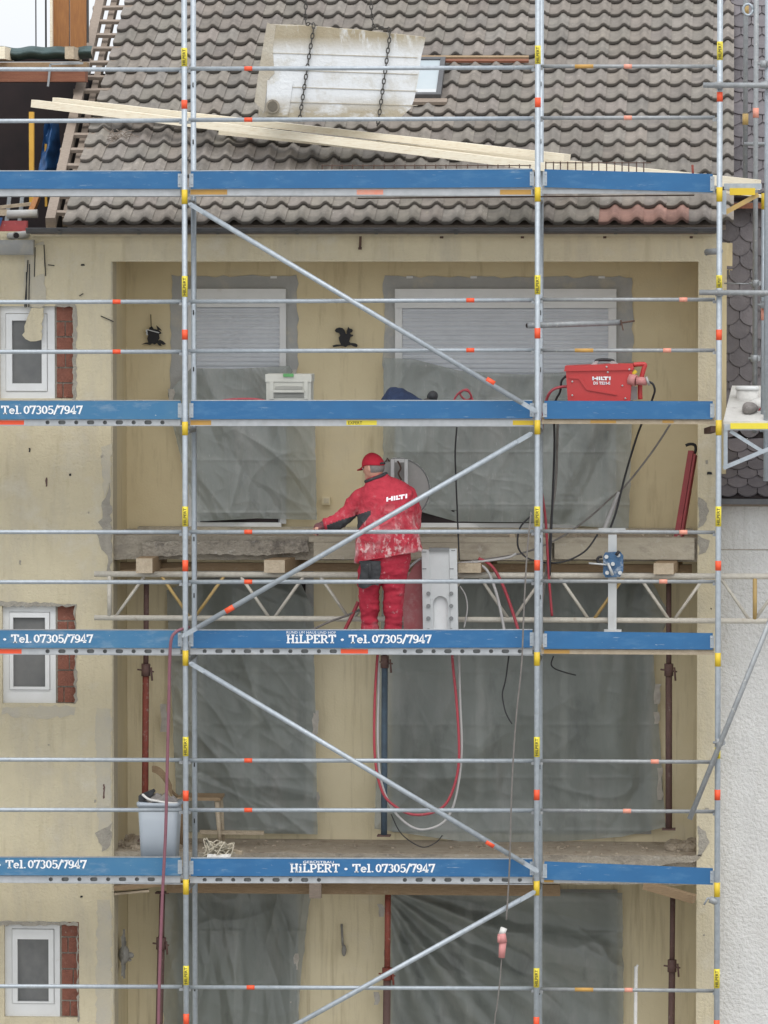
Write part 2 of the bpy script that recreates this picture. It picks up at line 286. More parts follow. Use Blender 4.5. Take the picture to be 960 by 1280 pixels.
# slab-serif lettering drawn as pen strokes (unit height 1)
def arc(cx,cy,rx,ry,a0,a1,n=10): return [(cx+rx*math.cos(R(a0+(a1-a0)*k/n)),cy+ry*math.sin(R(a0+(a1-a0)*k/n))) for k in range(n+1)]
T=.19
def sf(x,y,wd=.34): return [(x-wd/2,y),(x+wd/2,y)]
G={'H':(.92,[[(.2,0),(.2,1)],[(.72,0),(.72,1)],[(.2,.5),(.72,.5)],sf(.2,.06),sf(.2,.94),sf(.72,.06),sf(.72,.94)]),
'i':(.48,[[(.24,0),(.24,.66)],sf(.24,.06,.42),sf(.16,.62,.2),[(.15,.90),(.33,.90)]]),
'L':(.74,[[(.2,0),(.2,1)],sf(.2,.94,.36),[(.02,.07),(.70,.07)],[(.65,0),(.65,.3)]]),
'P':(.80,[[(.2,0),(.2,1)],sf(.2,.06,.38),[(.02,.93),(.45,.93)]+arc(.45,.68,.25,.25,90,-90)+[(.2,.43)]]),
'E':(.78,[[(.2,0),(.2,1)],[(.02,.07),(.7,.07)],[(.02,.93),(.7,.93)],[(.2,.5),(.52,.5)],[(.65,0),(.65,.28)],[(.65,.72),(.65,1)]]),
'R':(.90,[[(.2,0),(.2,1)],sf(.2,.06,.38),[(.02,.93),(.45,.93)]+arc(.45,.70,.23,.23,90,-90)+[(.2,.47)],[(.45,.47),(.72,.07),(.88,.07)]]),
'T':(.82,[[(.41,0),(.41,1)],[(.04,.93),(.78,.93)],[(.08,.7),(.08,1)],[(.74,.7),(.74,1)],sf(.41,.06,.4)]),
'e':(.64,[[(.12,.37),(.52,.37)]+arc(.32,.34,.22,.28,5,325,14)]),
'l':(.42,[[(.21,0),(.21,1)],sf(.21,.06,.4),sf(.13,.94,.2)]),
'.':(.30,[[(.06,.09),(.24,.09)]]),'•':(.62,[arc(.3,.45,.07,.09,0,360,8)]),' ':(.34,[]),
'0':(.70,[arc(.34,.5,.24,.42,0,360,18)]),
'7':(.66,[[(.05,.92),(.6,.92),(.28,0)],[(.07,.7),(.07,1)]]),
'3':(.66,[arc(.3,.73,.22,.2,150,-90,10)+arc(.3,.28,.25,.25,90,-150,10)]),
'5':(.66,[[(.58,.92),(.14,.92),(.12,.52)]+arc(.3,.32,.26,.27,125,-150,12)]),
'9':(.68,[arc(.33,.66,.23,.27,0,360,14),[(.56,.66),(.52,.2),(.3,.06),(.08,.12)]]),
'4':(.70,[[(.68,.26),(.04,.26),(.44,1),(.44,0)],sf(.44,.06,.36)]),
'/':(.50,[[(.02,-.08),(.46,1.05)]])}
def slab_text(mb, s, px0, px1, pbase, ptop, Y):
    """lettering on a vertical board facing the street, from px0 to px1"""
    tot=sum(G[c][0] for c in s)
    a=P(px0,pbase,Y); b=P(px1,pbase,Y); h=P(px0,ptop,Y).z-a.z; k=0; x=0; ux=(b-a)/tot
    for c in s:
        wd,st=G[c]
        for line in st:
            pts=[Vector((x+p[0],p[1])) for p in line]; n=len(pts); L_=[];
            vs=[]; k+=1; yo=-.0004*(k%4)
            for i,p in enumerate(pts):
                closed = (pts[0]-pts[-1]).length<1e-4 and n>3
                d0=pts[i]-(pts[i-1] if i else (pts[-2] if closed else pts[0])); d1=(pts[i+1] if i<n-1 else (pts[1] if closed else pts[-1]))-pts[i]
                d0 = d0.normalized() if d0.length>1e-6 else d1.normalized(); d1=d1.normalized() if d1.length>1e-6 else d0
                t=(d0+d1).normalized() if (d0+d1).length>1e-3 else d1; nn=Vector((-t.y,t.x))
                hw=T/2 if abs(t.x)<.6 else T*.36
                for sg in (-1,1):
                    q=p+nn*hw*sg/max(.6,t.dot(d1)); vs.append(a+ux*q.x+Vector((0,yo,h*q.y)))
            mb.add(vs,[(2*i,2*i+1,2*i+3,2*i+2) for i in range(n-1)])
        x+=wd
    return mb
def flat_text(mb, body, c, w_, h_, Y=None, vert=False, thick=.0):
    """plain lettering fitted into a w by h field centred on c, facing -Y (vert: reading upwards)"""
    vs,fs=text_mesh(body,1,thick); x0=min(v.x for v in vs);x1=max(v.x for v in vs);y0=min(v.y for v in vs);y1=max(v.y for v in vs)
    out=[]
    for v in vs:
        u=(v.x-(x0+x1)/2)/(x1-x0); t=(v.y-(y0+y1)/2)/(y1-y0)
        out.append(Vector(c)+(Vector((-t*w_,0,u*h_)) if vert else Vector((u*w_,0,t*h_))))
    return mb.add(out,fs)
def wall_holes(mb,x0,x1,z0,z1,y0,y1,holes):
    xs=sorted({x0,x1,*[h[0] for h in holes],*[h[1] for h in holes]}); zs=sorted({z0,z1,*[h[2] for h in holes],*[h[3] for h in holes]})
    xs=[x for x in xs if x0<=x<=x1]; zs=[z for z in zs if z0<=z<=z1]
    inh=lambda x,z:any(h[0]<x<h[1] and h[2]<z<h[3] for h in holes)
    sol={(i,j):not inh((xs[i]+xs[i+1])/2,(zs[j]+zs[j+1])/2) for i in range(len(xs)-1) for j in range(len(zs)-1)}
    for (i,j),v in sol.items():
        if not v: continue
        a,b,c,d=xs[i],xs[i+1],zs[j],zs[j+1]
        mb.add([(a,y0,c),(b,y0,c),(b,y0,d),(a,y0,d)],[(0,1,2,3)]); mb.add([(a,y1,c),(b,y1,c),(b,y1,d),(a,y1,d)],[(3,2,1,0)])
        for di,dj,q in ((-1,0,[(a,c),(a,d)]),(1,0,[(b,c),(b,d)]),(0,-1,[(a,c),(b,c)]),(0,1,[(a,d),(b,d)])):
            if not sol.get((i+di,j+dj),False):
                (p,r_),(s_,t)=q; mb.add([(p,y0,r_),(s_,y0,t),(s_,y1,t),(p,y1,r_)],[(0,1,2,3)])
    return mb
def rug(mb, fx, nx, ny):
    """grid sheet from fx(u,v)->point"""
    vs=[fx(i/nx,j/ny) for j in range(ny+1) for i in range(nx+1)]
    return mb.add(vs,[(j*(nx+1)+i,j*(nx+1)+i+1,(j+1)*(nx+1)+i+1,(j+1)*(nx+1)+i) for j in range(ny) for i in range(nx)],True)
def lerp_tab(tab,t):
    for (a,x),(b,y) in zip(tab,tab[1:]):
        if t<=b: return x+(y-x)*(t-a)/(b-a) if b>a else y
    return tab[-1][1]

# ================================================================== SETTING
g=MB().add([(-400,-400,0),(400,-400,0),(400,400,0),(-400,400,0)],[(0,1,2,3)]).build('ground','ground'); tag(g,kind='structure')

YF=1.10      # street face of the building
YB=YF+1.12   # back wall of the loggias
# ------------------------------------------------------------------ the building under repair
OX0,OX1=X(139.5,YF),X(872,YF)
bld=thing('apartment_building',(OX0,YF,0),'cream rendered apartment block with open loggias and brown tiled roof behind the main scaffold','building')
xl,xr=X(-330,YF),X(896.5,YF); ztop=Z(289,YF)
zA1=Z(327,YF); zA0=Z(671,YF); zB1=Z(701,YF); zB0=Z(1068,YF); zC1=Z(1104,YF); zC0=zB0-(zA0-zB0)
WIN=[(0,69,92,383,499,(8,60),(16,53),(401,480)),(2,69,94,758,882,(11,62),(16,56),(774,861)),(3,73,97,1156,1276,(13,66),(20,59),(1178,1256))]
holes=[(OX0,OX1,zC0,zA1)]
for a,b,c,t,bt,*_ in WIN: holes.append((X(a,YF),X(c,YF),Z(bt,YF),Z(t,YF)))
wall=wall_holes(MB(),xl,xr,0,ztop,YF,YF+.32,holes).build('wall','facade',bld)
mb=MB().box((OX0-.3,YB,0),(OX1+.3,YB+.2,ztop-.1)); mb.box((OX0-.25,YF+.322,0),(OX0-.001,YB-.002,ztop-.1)); mb.box((OX1+.001,YF+.322,0),(OX1+.25,YB-.002,ztop-.1))
mb.box((OX0-.2,YF+.323,zA1+.001),(OX1+.2,YB-.003,zA1+.15))
# split: upper loggia has a yellower wall
mb.build('loggia_wall','loggia',bld)
xq0,xq1=OX0+.002,OX1-.002
MB().box((xq0,YB-.02,zC0+.02),(xq1,YB-.003,zB1-.002)).build('loggia_wall','loggia_low',bld)
# body of the house behind
box('wall',(xl,YB+.22,0),(xr,YB+6,ztop-.1),'facade',bld)
# balcony slabs
def slab(z0,z1,seed):
    b=MB(); r=random.Random(seed); n=90
    def fx(u,v):
        x=OX0+.003+(OX1-OX0-.006)*u; z=z1-(z1-z0)*v
        return Vector((x,YF+.05-.018*noise.noise(Vector((x*5,z*9,seed)))-.01*noise.noise(Vector((x*17,z*17,seed))),z+ (.012*noise.noise(Vector((x*6,seed,1))) if v in (0,1) else 0)))
    rug(b,fx,n,8)
    b.box((OX0+.003,YF+.075,z0+.01),(OX1-.003,YB-.023,z1-.014))
    return b.build('balcony_slab','concrete',bld)
slab(zB1,zA0,3)
MB().prism(jag([(178,677),(300,676),(384,675),(386,690),(330,694),(240,693),(178,697)],YF-.02,1.2,5,71),(0,.06,0)).build('broken_block','concrete_rough',bld)
MB().box(P(386,677.5,YF+.02),P(868,672.5,YF+.035)+Vector((0,.02,0))).build('ledge','dustwood',bld); box('ledge',P(172,668,YB-.2),P(866,660,YB-.03),'dustwood',bld)
MB().box(P(392,699,YF+.0),P(690,679,YF+.02)).build('cut_face','dustwood',bld); MB().box(P(693,699,YF+.0),P(868,679,YF+.02)).build('cut_face','dustwood',bld)
slab(zC1,zB0,5); slab(zC0-.3,zC0,6)
MB().box((OX0+.004,YF+.07,zB0-.013),(OX1-.004,YB-.024,zB0+.004)).build('balcony_floor','floor',bld)
MB().box((OX0+.004,YF+.07,zA0-.013),(OX1-.004,YB-.024,zA0+.004)).build('balcony_floor','floor',bld)
# small bathroom windows with exposed brick
for a,b,c,t,bt,(s0,s1),(g0,g1),(gt,gb) in WIN:
    yw=YF+.055; x0,x1=X(a,yw),X(b,yw); z0,z1=Z(bt,yw),Z(t,yw)
    def frame(ax0,ax1,az0,az1,bx0,bx1,bz0,bz1,ya,yb):
        m=MB(); m.box((ax0,ya,az0),(bx0,yb,az1)); m.box((bx1,ya,az0),(ax1,yb,az1)); m.box((bx0,ya,az0),(bx1,yb,bz0)); m.box((bx0,ya,bz1),(bx1,yb,az1)); return m
    ix0,ix1=X(s0,yw),X(s1,yw); iz0,iz1=Z(bt-9-8*(t>700),yw),Z(t+9,yw)
    win=frame(x0,x1,z0,z1,ix0,ix1,iz0,iz1,yw,yw+.08).build('window','pvc',bld)
    gx0,gx1=X(g0,yw),X(g1,yw); gz0,gz1=Z(gb,yw),Z(gt,yw)
    frame(ix0+.004,ix1-.004,iz0+.004,iz1-.004,gx0,gx1,gz0,gz1,yw-.014,yw+.06).build('sash','pvc',win)
    MB().box((gx0-.005,yw+.022,gz0-.005),(gx1+.005,yw+.03,gz1+.005)).build('pane','glass',win)
    # bricks
    bx0,bx1=X(b,YF)+.012,X(c,YF)-.004; m=MB(); nb=6; hh=(Z(t,YF)-Z(bt,YF))/nb
    for k in range(nb):
        zz=Z(bt,YF)+k*hh; j=rnd.uniform(0,.012)
        if k%2: m.box((bx0,YF+.045+j,zz+.008),(bx1,YF+.2,zz+hh-.006))
        else:
            q=bx0+(bx1-bx0)*rnd.uniform(.3,.7); m.box((bx0,YF+.045+j,zz+.008),(q-.004,YF+.2,zz+hh-.006)); m.box((q+.006,YF+.05,zz+.008),(bx1,YF+.2,zz+hh-.006))
    m.build('brickwork','brick',bld)
    box('mortar_bed',(X(b,YF)-.02,YF+.066,Z(bt,YF)-.0),(X(c,YF),YF+.21,Z(t,YF)),'mortar',bld)
# ragged mortar edges round those openings, chipped corners, patches (real broken plaster)
patches=[([(69,380),(94,380),(95,500),(91,500),(91,384),(69,384)],1.2,'mortar'),
 ([(92,379),(96,381),(96,500),(92,500)],1.5,'mortar'),
 ([(-2,752),(60,754),(95,755),(96,880),(93,880),(93,758),(-2,758)],1.6,'mortar'),
 ([(5,884),(95,882),(92,893),(60,899),(20,896),(4,892)],2.2,'greyplaster'),
 ([(-2,1152),(97,1153),(99,1277),(97,1277),(96,1157),(-2,1157)],1.4,'mortar'),
 ([(137,604),(139,604),(139,735),(136,728),(134,715),(137,700),(131,690),(124,680),(122,668),(127,660),(124,652),(130,640),(127,632),(131,622)],2.0,'mortar'),
 ([(120,885),(139,885),(139,1055),(131,1063),(124,1050),(120,990)],1.8,'greyplaster'),
 ([(122,1125),(139,1125),(139,1282),(120,1282)],1.8,'greyplaster'),
 ([(126,560),(139,555),(139,603),(130,620)],1.8,'greyplaster'),
 ([(874,1032),(882,1040),(888,1052),(880,1062),(876,1070),(873,1071),(873,1034)],1.4,'mortar'),
 ([(873,622),(884,628),(886,640),(880,655),(873,660)],1.6,'mortar'),([(873,668),(886,676),(882,690),(873,694)],1.5,'mortar'),
 ([(870,1070),(878,1068),(868,1078),(800,1083),(700,1081),(640,1078),(640,1071),(800,1071)],1.3,'concrete'),
 ([(118,1040),(139,1030),(139,1058),(128,1064)],2,'mortar')]
for i,(pl,am,mt) in enumerate(patches):
    MB().prism(jag(pl,YF-.004-.0006*(i%3),am,5,i+40),(0,.0045,0)).build('plaster_patch',mt,bld)
# old rainwater pipe chase with flaking render in front of the top window
for i,(pl,mt,dy) in enumerate([([(30,305),(55,303),(57,380),(52,386),(36,382),(30,384)],'greyplaster',.006),([(42,308),(54,306),(56,342),(43,345)],'facade',.012),([(39,385),(54,384),(52,424),(44,426),(31,425),(28,420),(36,392)],'facade',.02)]):
    MB().prism(jag(pl,YF-dy,1.4,5,i+90),(0,dy-.001,0)).build('flaked_render',mt,bld)
for x0,y0,x1,y1 in ((44,309,43,346),(55,306,57,345),(35,325,31,384),(33,340,33,384),(37,330,36,384),(60,331,68,332),(99,370,104,367),(126,395,142,402)): MB().bar(P(x0,y0,YF-.014),P(x1,y1,YF-.014),.006,.008).build('crack','iron',bld)
for k_,(x_,y_,a_,b_) in enumerate(((86,592,3,3),(126,569,3,3),(57,597,2,11),(36,560,2,5),(110,640,2,2),(24,700,2,6),(101,330,5,2),(118,1000,2,3),(129,980,2,18),(888,760,2,2),(881,1010,5,3),(879,1168,2,2),(884,590,6,3),(882,575,3,5),(60,930,2,2),(100,1120,3,2))):
    MB().prism(jag([(x_,y_),(x_+a_,y_),(x_+a_,y_+b_),(x_,y_+b_)],YF-.006,.5,2,k_),(0,.005,0)).build('chip','prop_brown' if b_>9 else 'iron' if k_%3==0 else 'mortar',bld)
# jamb reveals: slightly worn lining on the left and right edge of the opening
MB().box((OX0+.0015,YF+.004,zC0),(OX0+.012,YF+.30,zA1-.002)).build('jamb','jamb',bld)
# windows and shutters of the upper loggia
def shutter_window(px0,px1,pt,pbox,pbot,sp0,sp1,surr):
    yw=YB-.004; m=MB(); x0,x1=X(surr[0],yw),X(surr[1],yw)
    MB().prism(jag([(surr[0],500),(surr[0]+1,surr[2]),(surr[1],surr[2]),(surr[1],500)],yw-.004,1.8,9,int(surr[0])),(0,.007,0)).build('window_surround','surround',bld)
    a,b=X(px0,yw),X(px1,yw); zt,zb,z0=Z(pt,yw),Z(pbox,yw),Z(pbot,yw)
    fr=MB().box((a,yw-.05,zb),(b,yw-.005,zt)).box((a,yw-.03,z0),(X(sp0,yw),yw-.005,zb-.001)).box((X(sp1,yw),yw-.03,z0),(b,yw-.005,zb-.001)).box((X(sp0,yw)+.001,yw-.012,z0),(X(sp1,yw)-.001,yw-.006,zb-.001)).build('shutter_box','pvc',bld)
    q0,q1=X(sp0,yw)+.002,X(sp1,yw)-.002; ns=int((zb-z0)/.042)
    def fx(u,v):
        ph=(v*ns)%1; return Vector((q0+(q1-q0)*u,yw-.014-.013*math.sin(math.pi*min(1,ph/.84))**.6*(ph<.84),zb-.003-(zb-z0)*v))
    rug(MB(),fx,1,ns*8).build('roller_shutter','shutter',fr)
shutter_window(236,358,361,384,655,244,350,(213,372,345,655))
shutter_window(494,770,361,385,655,503,760,(479,791,346,655))
for x_ in (342,512,592,752): box('clip',P(x_-4,348,YB-.012),P(x_+4,345,YB-.008),'pvc',bld)
# door thresholds showing under the film
for (a,b,t,bt) in ((236,352,646,659),(500,722,640,660)):
    m=MB().box(P(a,bt,YB-.07),P(b,bt-6,YB-.025)); m.build('door_sill','pvc',bld)
    box('door_gap',P(a+14,bt-6.5,YB-.05),P(b-4,t-2,YB-.022),'dark',bld)
# dark balcony doors of the lower loggias behind the film
for (a,b,t,bt) in ((245,392,712,1040),(490,815,712,1040),(222,372,1112,1400),(490,772,1112,1400)):
    w_=box('balcony_door',P(a,bt,YB-.03),P(b,t,YB-.022),'surround',bld)
    q=(b-a); nn=2 if q<200 else 3
    for k in range(nn): box('pane',P(a+10+k*(q-10)/nn,bt-40,YB-.036),P(a+(k+1)*(q-10)/nn,t+16,YB-.031),'dark',w_)
# ---- roof
A=R(25.5); GA=.337; YE=.90; ze=Z(281,YE); rx0,rx1=X(80,YE),X(906,YE)
up=Vector((0,math.cos(A),math.sin(A))); nrm=Vector((0,-math.sin(A),math.cos(A))); E0=Vector((0,YE,ze))
def roofp(px,py,h=0): return PP(px,py,E0+nrm*h,nrm)
m=MB(); TW=.1975; NC=int((rx1-rx0)/TW)+1; NR=21; prof=[]
def tz(t):   # S-profile across one tile, t in 0..1
    return .043*(.5-.5*math.cos(2*math.pi*min(1,max(0,(t-.40)/.60))))**.9 - .006*math.sin(math.pi*min(1,t/.40)) + .011*(t>.93)
NP=11
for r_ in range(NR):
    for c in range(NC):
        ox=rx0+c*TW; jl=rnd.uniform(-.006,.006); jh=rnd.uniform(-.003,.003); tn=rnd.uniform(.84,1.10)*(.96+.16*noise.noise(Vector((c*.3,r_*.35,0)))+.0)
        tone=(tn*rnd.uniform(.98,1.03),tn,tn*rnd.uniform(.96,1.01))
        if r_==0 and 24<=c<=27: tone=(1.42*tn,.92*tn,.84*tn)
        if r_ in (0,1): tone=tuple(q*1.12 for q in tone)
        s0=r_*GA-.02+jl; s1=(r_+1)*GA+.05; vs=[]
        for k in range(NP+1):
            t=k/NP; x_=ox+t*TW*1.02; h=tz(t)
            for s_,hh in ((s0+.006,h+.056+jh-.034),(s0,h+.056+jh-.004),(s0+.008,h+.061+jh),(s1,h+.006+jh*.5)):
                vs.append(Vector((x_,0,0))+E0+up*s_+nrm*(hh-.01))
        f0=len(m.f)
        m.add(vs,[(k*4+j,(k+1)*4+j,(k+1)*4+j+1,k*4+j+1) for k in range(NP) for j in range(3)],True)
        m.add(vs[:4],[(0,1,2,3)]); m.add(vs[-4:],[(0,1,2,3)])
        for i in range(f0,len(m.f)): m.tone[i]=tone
        for k in range(NP): m.tone[f0+k*3]=tuple(q*.52 for q in tone)      # front edges toned darker: moss, with the shadow line under each course painted in
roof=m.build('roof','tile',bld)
z5=NR*GA
MB().prism([E0+Vector((rx0+.03,0,0))+up*.06-nrm*.03,E0+Vector((rx1-.0,0,0))+up*.06-nrm*.03,E0+Vector((rx1-.0,0,0))+up*z5-nrm*.03,E0+Vector((rx0+.03,0,0))+up*z5-nrm*.03],-nrm*.05).build('roof_deck','greywood',bld)
pk=E0+up*z5
MB().prism([(rx0,pk.y,pk.z-.05),(rx1,pk.y,pk.z-.05),(rx1,pk.y+5.4,ze-.05),(rx0,pk.y+5.4,ze-.05)],(0,0,-.06)).build('roof','gutter',bld)
# gable infill under the roof slopes
MB().prism([(rx1-.2,YE+.4,ze-.05),(rx1-.2,pk.y,pk.z-.15),(rx1-.2,pk.y+5,ze-.05)],(.1,0,0)).build('gable','facade',bld)
# gutter
m=MB(); gx0,gx1=X(35,YE),X(897,YE); gy=YE-.01; gz=ze-.012
ring=lambda x_:[Vector((x_,gy+.07*math.cos(t),gz-.03+.036*math.sin(t)*1.0)) for t in [math.pi+math.pi*k/8 for k in range(9)]]+[Vector((x_,gy+.075,gz-.02)),Vector((x_,gy-.075,gz-.02))]
m.loft([ring(gx0),ring(gx1)]); m.tube([(gx0,gy-.078,gz-.022),(gx1,gy-.078,gz-.022)],.009,8)
for k in range(9):
    x_=gx0+.3+k*(gx1-gx0-.5)/8; m.bar((x_,gy-.082,gz-.04),(x_,gy-.02,gz-.07),.03,.006)
for sm_ in range(len(m.sm)): m.sm[sm_]=False
m.build('gutter','gutter',bld)
MB().bar((gx0+.03,YE+.045,Z(292,YE)),(gx1-.03,YE+.045,Z(292,YE)),.02,.012).build('flashing','copper',bld)
box('fascia',(gx0+.02,YE+.09,ze-.10),(gx1-.05,YF-.006,ze-.03),'facade',bld)
for px_ in (451,553,654,757,865): 
    MB().bar(P(px_,288,YF-.03),P(px_-1,297+5*(px_==451)+9*(px_==451),YF-.03),.022 if px_!=451 else .008,.022).tube([P(px_-1,295+14*(px_==451),YF-.035),P(px_-1,298+14*(px_==451),YF-.035)],.016,6).build('gutter_hook','rust',bld)
# battens and rafter where the neighbouring roof has been stripped
m=MB(); ra,rb=PP(64,277,E0-nrm*.05,nrm),PP(128,-20,E0-nrm*.05,nrm); m.bar(ra-up*.05,rb+up*1,.085,.12,nrm); m.build('rafter','greywood',bld)
for k in range(1,17):
    s_=k*GA-.05; x1_=rx0+.12; q=E0+up*s_-nrm*.012; t=(q.z-ra.z)/(rb.z-ra.z); xa=ra.x+(rb.x-ra.x)*t-.035+rnd.uniform(-.012,.012)
    MB().bar((xa,q.y,q.z),(x1_,q.y,q.z+rnd.uniform(-.012,.012)),.05,.032,nrm).build('batten','greywood',bld)
MB().bar(PP(82,277,E0-nrm*.13,nrm),PP(146,-20,E0-nrm*.13,nrm)+up,.06,.1,nrm).build('rafter','greywood',bld)
# skylight
sk=MB(); c4=[roofp(x_,y_,.06) for x_,y_ in ((511,124),(551,124),(551,77),(514,77))]
ix=(c4[1]-c4[0]).normalized(); sx=MB()
fw=(c4[1]-c4[0]).length; fh=(c4[3]-c4[0]).length; uo=up
def skb(a,b,c,d,h0,h1): 
    o=c4[0]+nrm*h0; return [o+ix*a+uo*c,o+ix*b+uo*c,o+ix*b+uo*d,o+ix*a+uo*d],nrm*(h1-h0)
fh=(c4[2]-c4[1]).length
for q in ((0,.045,0,fh),(fw-.045,fw,0,fh),(.046,fw-.046,0,.05),(.046,fw-.046,fh-.05,fh)): sk.prism(*skb(*q,-.02,.05))
skyl=sk.build('skylight','gutter',bld)
MB().prism(*skb(.047,fw-.047,.14,fh-.051,.0,.035)).build('pane','roofglass',skyl)
MB().prism(*skb(.047,fw-.047,.05,.137,.0,.045)).build('sash_rail','alu',skyl)
MB().prism(*skb(-.03,fw+.06,-.09,-.003,-.02,.012)).build('apron','greywood',skyl)
q0,q1=roofp(521,76,.075),roofp(661,76,.075); MB().bar(q0,q1,.05,.02,nrm).build('flashing','redwood',bld)
MB().bar(roofp(521,71.5,.085),roofp(661,71.5,.085),.04,.02,nrm).build('flashing','timber',bld)
# dry grass tuft on the tiles
m=MB()
for k in range(26):
    a=roofp(150+rnd.uniform(-8,10),172+rnd.uniform(-4,4),.07); d=Vector((rnd.uniform(-1,1),rnd.uniform(-.3,.3),rnd.uniform(-.6,.8)))*.15
    m.tube([a,a+d*.5+nrm*.02,a+d],.0032,4)
tag(m.build('dry_twigs','greywood'),'small tangle of dry twigs lying on the roof tiles near the left verge','twigs')

# ------------------------------------------------------------------ stripped roof of the house on the left
op=thing('open_roof',P(0,290,2),'stripped timber roof of the next house, dark inside, at the upper left','roof')
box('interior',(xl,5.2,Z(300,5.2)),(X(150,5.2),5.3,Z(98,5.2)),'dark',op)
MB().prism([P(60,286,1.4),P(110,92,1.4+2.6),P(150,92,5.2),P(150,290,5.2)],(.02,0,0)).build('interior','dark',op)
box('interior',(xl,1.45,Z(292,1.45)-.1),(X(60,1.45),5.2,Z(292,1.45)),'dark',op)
box('purlin',(xl,3.4,Z(101,3.4)),(X(108,3.4),3.6,Z(86,3.4)),'redwood',op)
box('purlin',(xl,3.5,Z(85.5,3.4)),(X(108,3.4),3.7,Z(76,3.4)),'timber',op)
MB().bar(P(63,80,3.38),P(104,79,3.38),.012,.02).bar(P(63,80,3.38),P(60,108,3.38),.012,.02).build('bracket','galv_dull',op)
for a,b in ((-12,6),(81,92)): MB().box(P(a,73.5,3.3),P(b,58,3.3)+Vector((0,.6,0))).build('rafter','plank' if a<0 else 'timber_end',op)
def tf(u,v):
    p=P(-60+176*u,58.5+1.0*math.sin(u*31)+16*v+.6*math.sin(u*17),3.75); return p+Vector((0,-.12*math.sin(math.pi*v)+.03*noise.noise(p*7),0))
rug(MB(),tf,60,8).build('tarpaulin','tarp_green',op)
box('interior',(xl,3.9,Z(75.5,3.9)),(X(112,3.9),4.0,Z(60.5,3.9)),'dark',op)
m=MB()
for k in range(2): m.box(P(66.5+21*k,60,4.2),P(87+21*k,-60,4.26))
m.build('boarding','orangewood',op)
box('batten',P(62.5,60,4.15),P(66,-60,4.2),'plank',op); box('post',P(107.5,53,4.3),P(111,-60,4.4),'gutter',op)
for x_,r_ in ((45,.006),(57.5,.009)): tag(tube('wire',[P(x_,60,3.9),P(x_-.5,-60,3.9)],r_,'cable'),'thin %s cable running straight up before the white sky left of the orange boards'%('grey' if r_<.007 else 'black'),'cable')
box('prop',P(36.5,258,2.6),P(43,140,2.66),'yellowpost',op); box('prop',P(56,258,2.9),P(59.5,180,2.95),'yellowpost',op)
def bt(u,v):
    wv=.55+.45*v; x_=61+(u-.5)*30*wv+(1-v)*3; p=P(x_,154+62*v,2.8+.2*u); return p+Vector((0,.09*math.sin(u*7+v*2)+.06*noise.noise(Vector((u*4,v*5,2))),0))
tag(rug(MB(),bt,30,24).build('blue_tarpaulin','tarp_blue'),'crumpled blue tarpaulin hanging in the dark open roof beside the yellow post','tarpaulin')
for a in ((8,250),(24,250)): MB().bar(P(a[0]+4,246,2.4),P(a[0],280,2.4),.035,.035).build('strut','galv_dull',op)
MB().bar(P(0,259,2.0),P(38,255,2.2),.05,.03).build('lath','timber_end',op); MB().bar(P(-30,264,1.8),P(10,266,1.9),.05,.06).build('lath','timber_end',op)
MB().bar(P(38,268,2.0),P(47,246,2.3),.05,.05).build('lath','orangewood',op)
tag(tube('clay_pipe',[P(9,268,1.5),P(47,267,1.5)],.04,'surround'),'grey pipe section lying behind the end of the dark gutter','pipe')
tag(MB().box(P(-40,299,1.2),P(35,276,1.3)).build('red_panel','pipe_maroon'),'dark red panel at the left edge above the grey gutter','panel')
tag(MB().prism(pxpoly([(0,272),(3,272),(0,283),(-8,283)],1.17),(0,.03,0)).build('blue_offcut','tarp_blue'),'small blue offcut at the left picture edge beside the red panel','offcut')
tp=thing('drain_pipe',P(20,294,1.0),'short grey drain pipe with open dark mouth on the left gutter','pipe')
MB().tube([P(19.5,294.5,.98),P(34,293,1.1)],.034,14).tube([P(19.5,294.5,.975),P(12,295,1.1)],.03,10).build('pipe','surround',tp); MB().tube([P(20.2,294.4,.955),P(20.4,294.4,.962)],.026,14).build('mouth','dark',tp)
tag(MB().loft([[Vector((x_,YE+.06+.08*math.cos(t),Z(299,YE)-.005+.135*math.sin(t))) for t in [math.pi+math.pi*k/8 for k in range(9)]] for x_ in (xl,X(42,YE))]).build('old_gutter','surround'),'grey old gutter trough at the left edge below the red panel','gutter')

# ------------------------------------------------------------------ white house on the right
YW=1.30
rh=thing('white_house',(xr+.01,YW,0),'white roughcast house with scalloped slate roof at the right edge','building')
wx0,wx1=xr+.004,xr+3.6
def fxw(u,v):
    p=Vector((wx0+(wx1-wx0)*u,YW,Z(626,YW)*(1-v))); return p
MB().box((wx0,YW,0),(wx1,YW+6,Z(627,YW))).build('wall','render',rh)
MB().box((wx0+.01,YW-.003,Z(686,YW)),(wx1,YW+.01,Z(684.6,YW))).build('joint','mortar',rh)
def slates(p0,upv,wid,rows,gauge,tw,name):
    n_=Vector((0,-upv.z,upv.y)); m=MB()
    for r_ in range(rows):
        for c in range(-1,int(wid/tw)+1):
            ox=c*tw+(tw/2 if r_%2 else 0); pts=[]
            for k in range(9):
                t=k/8; pts.append((ox+tw*.02+t*tw*.96, -.34*tw*math.sin(math.pi*t)**.75))
            pts=[(max(0,min(wid,a)),b) for a,b in pts]
            if pts[-1][0]-pts[0][0]<.03: continue
            s_=r_*gauge+rnd.uniform(-.004,.004)+.34*tw; tl=gauge*1.35
            vs=[p0+Vector((a,0,0))+upv*(s_+b)+n_*(.022) for a,b in pts]+[p0+Vector((pts[-1][0],0,0))+upv*(s_+tl)+n_*.003,p0+Vector((pts[0][0],0,0))+upv*(s_+tl)+n_*.003]
            f0=len(m.f); m.prism(vs,-n_*.012); tn=rnd.uniform(.75,1.25)
            for i in range(f0,len(m.f)): m.tone[i]=(tn*1.02,tn*.99,tn)
    return m.build(name,'slate',rh)
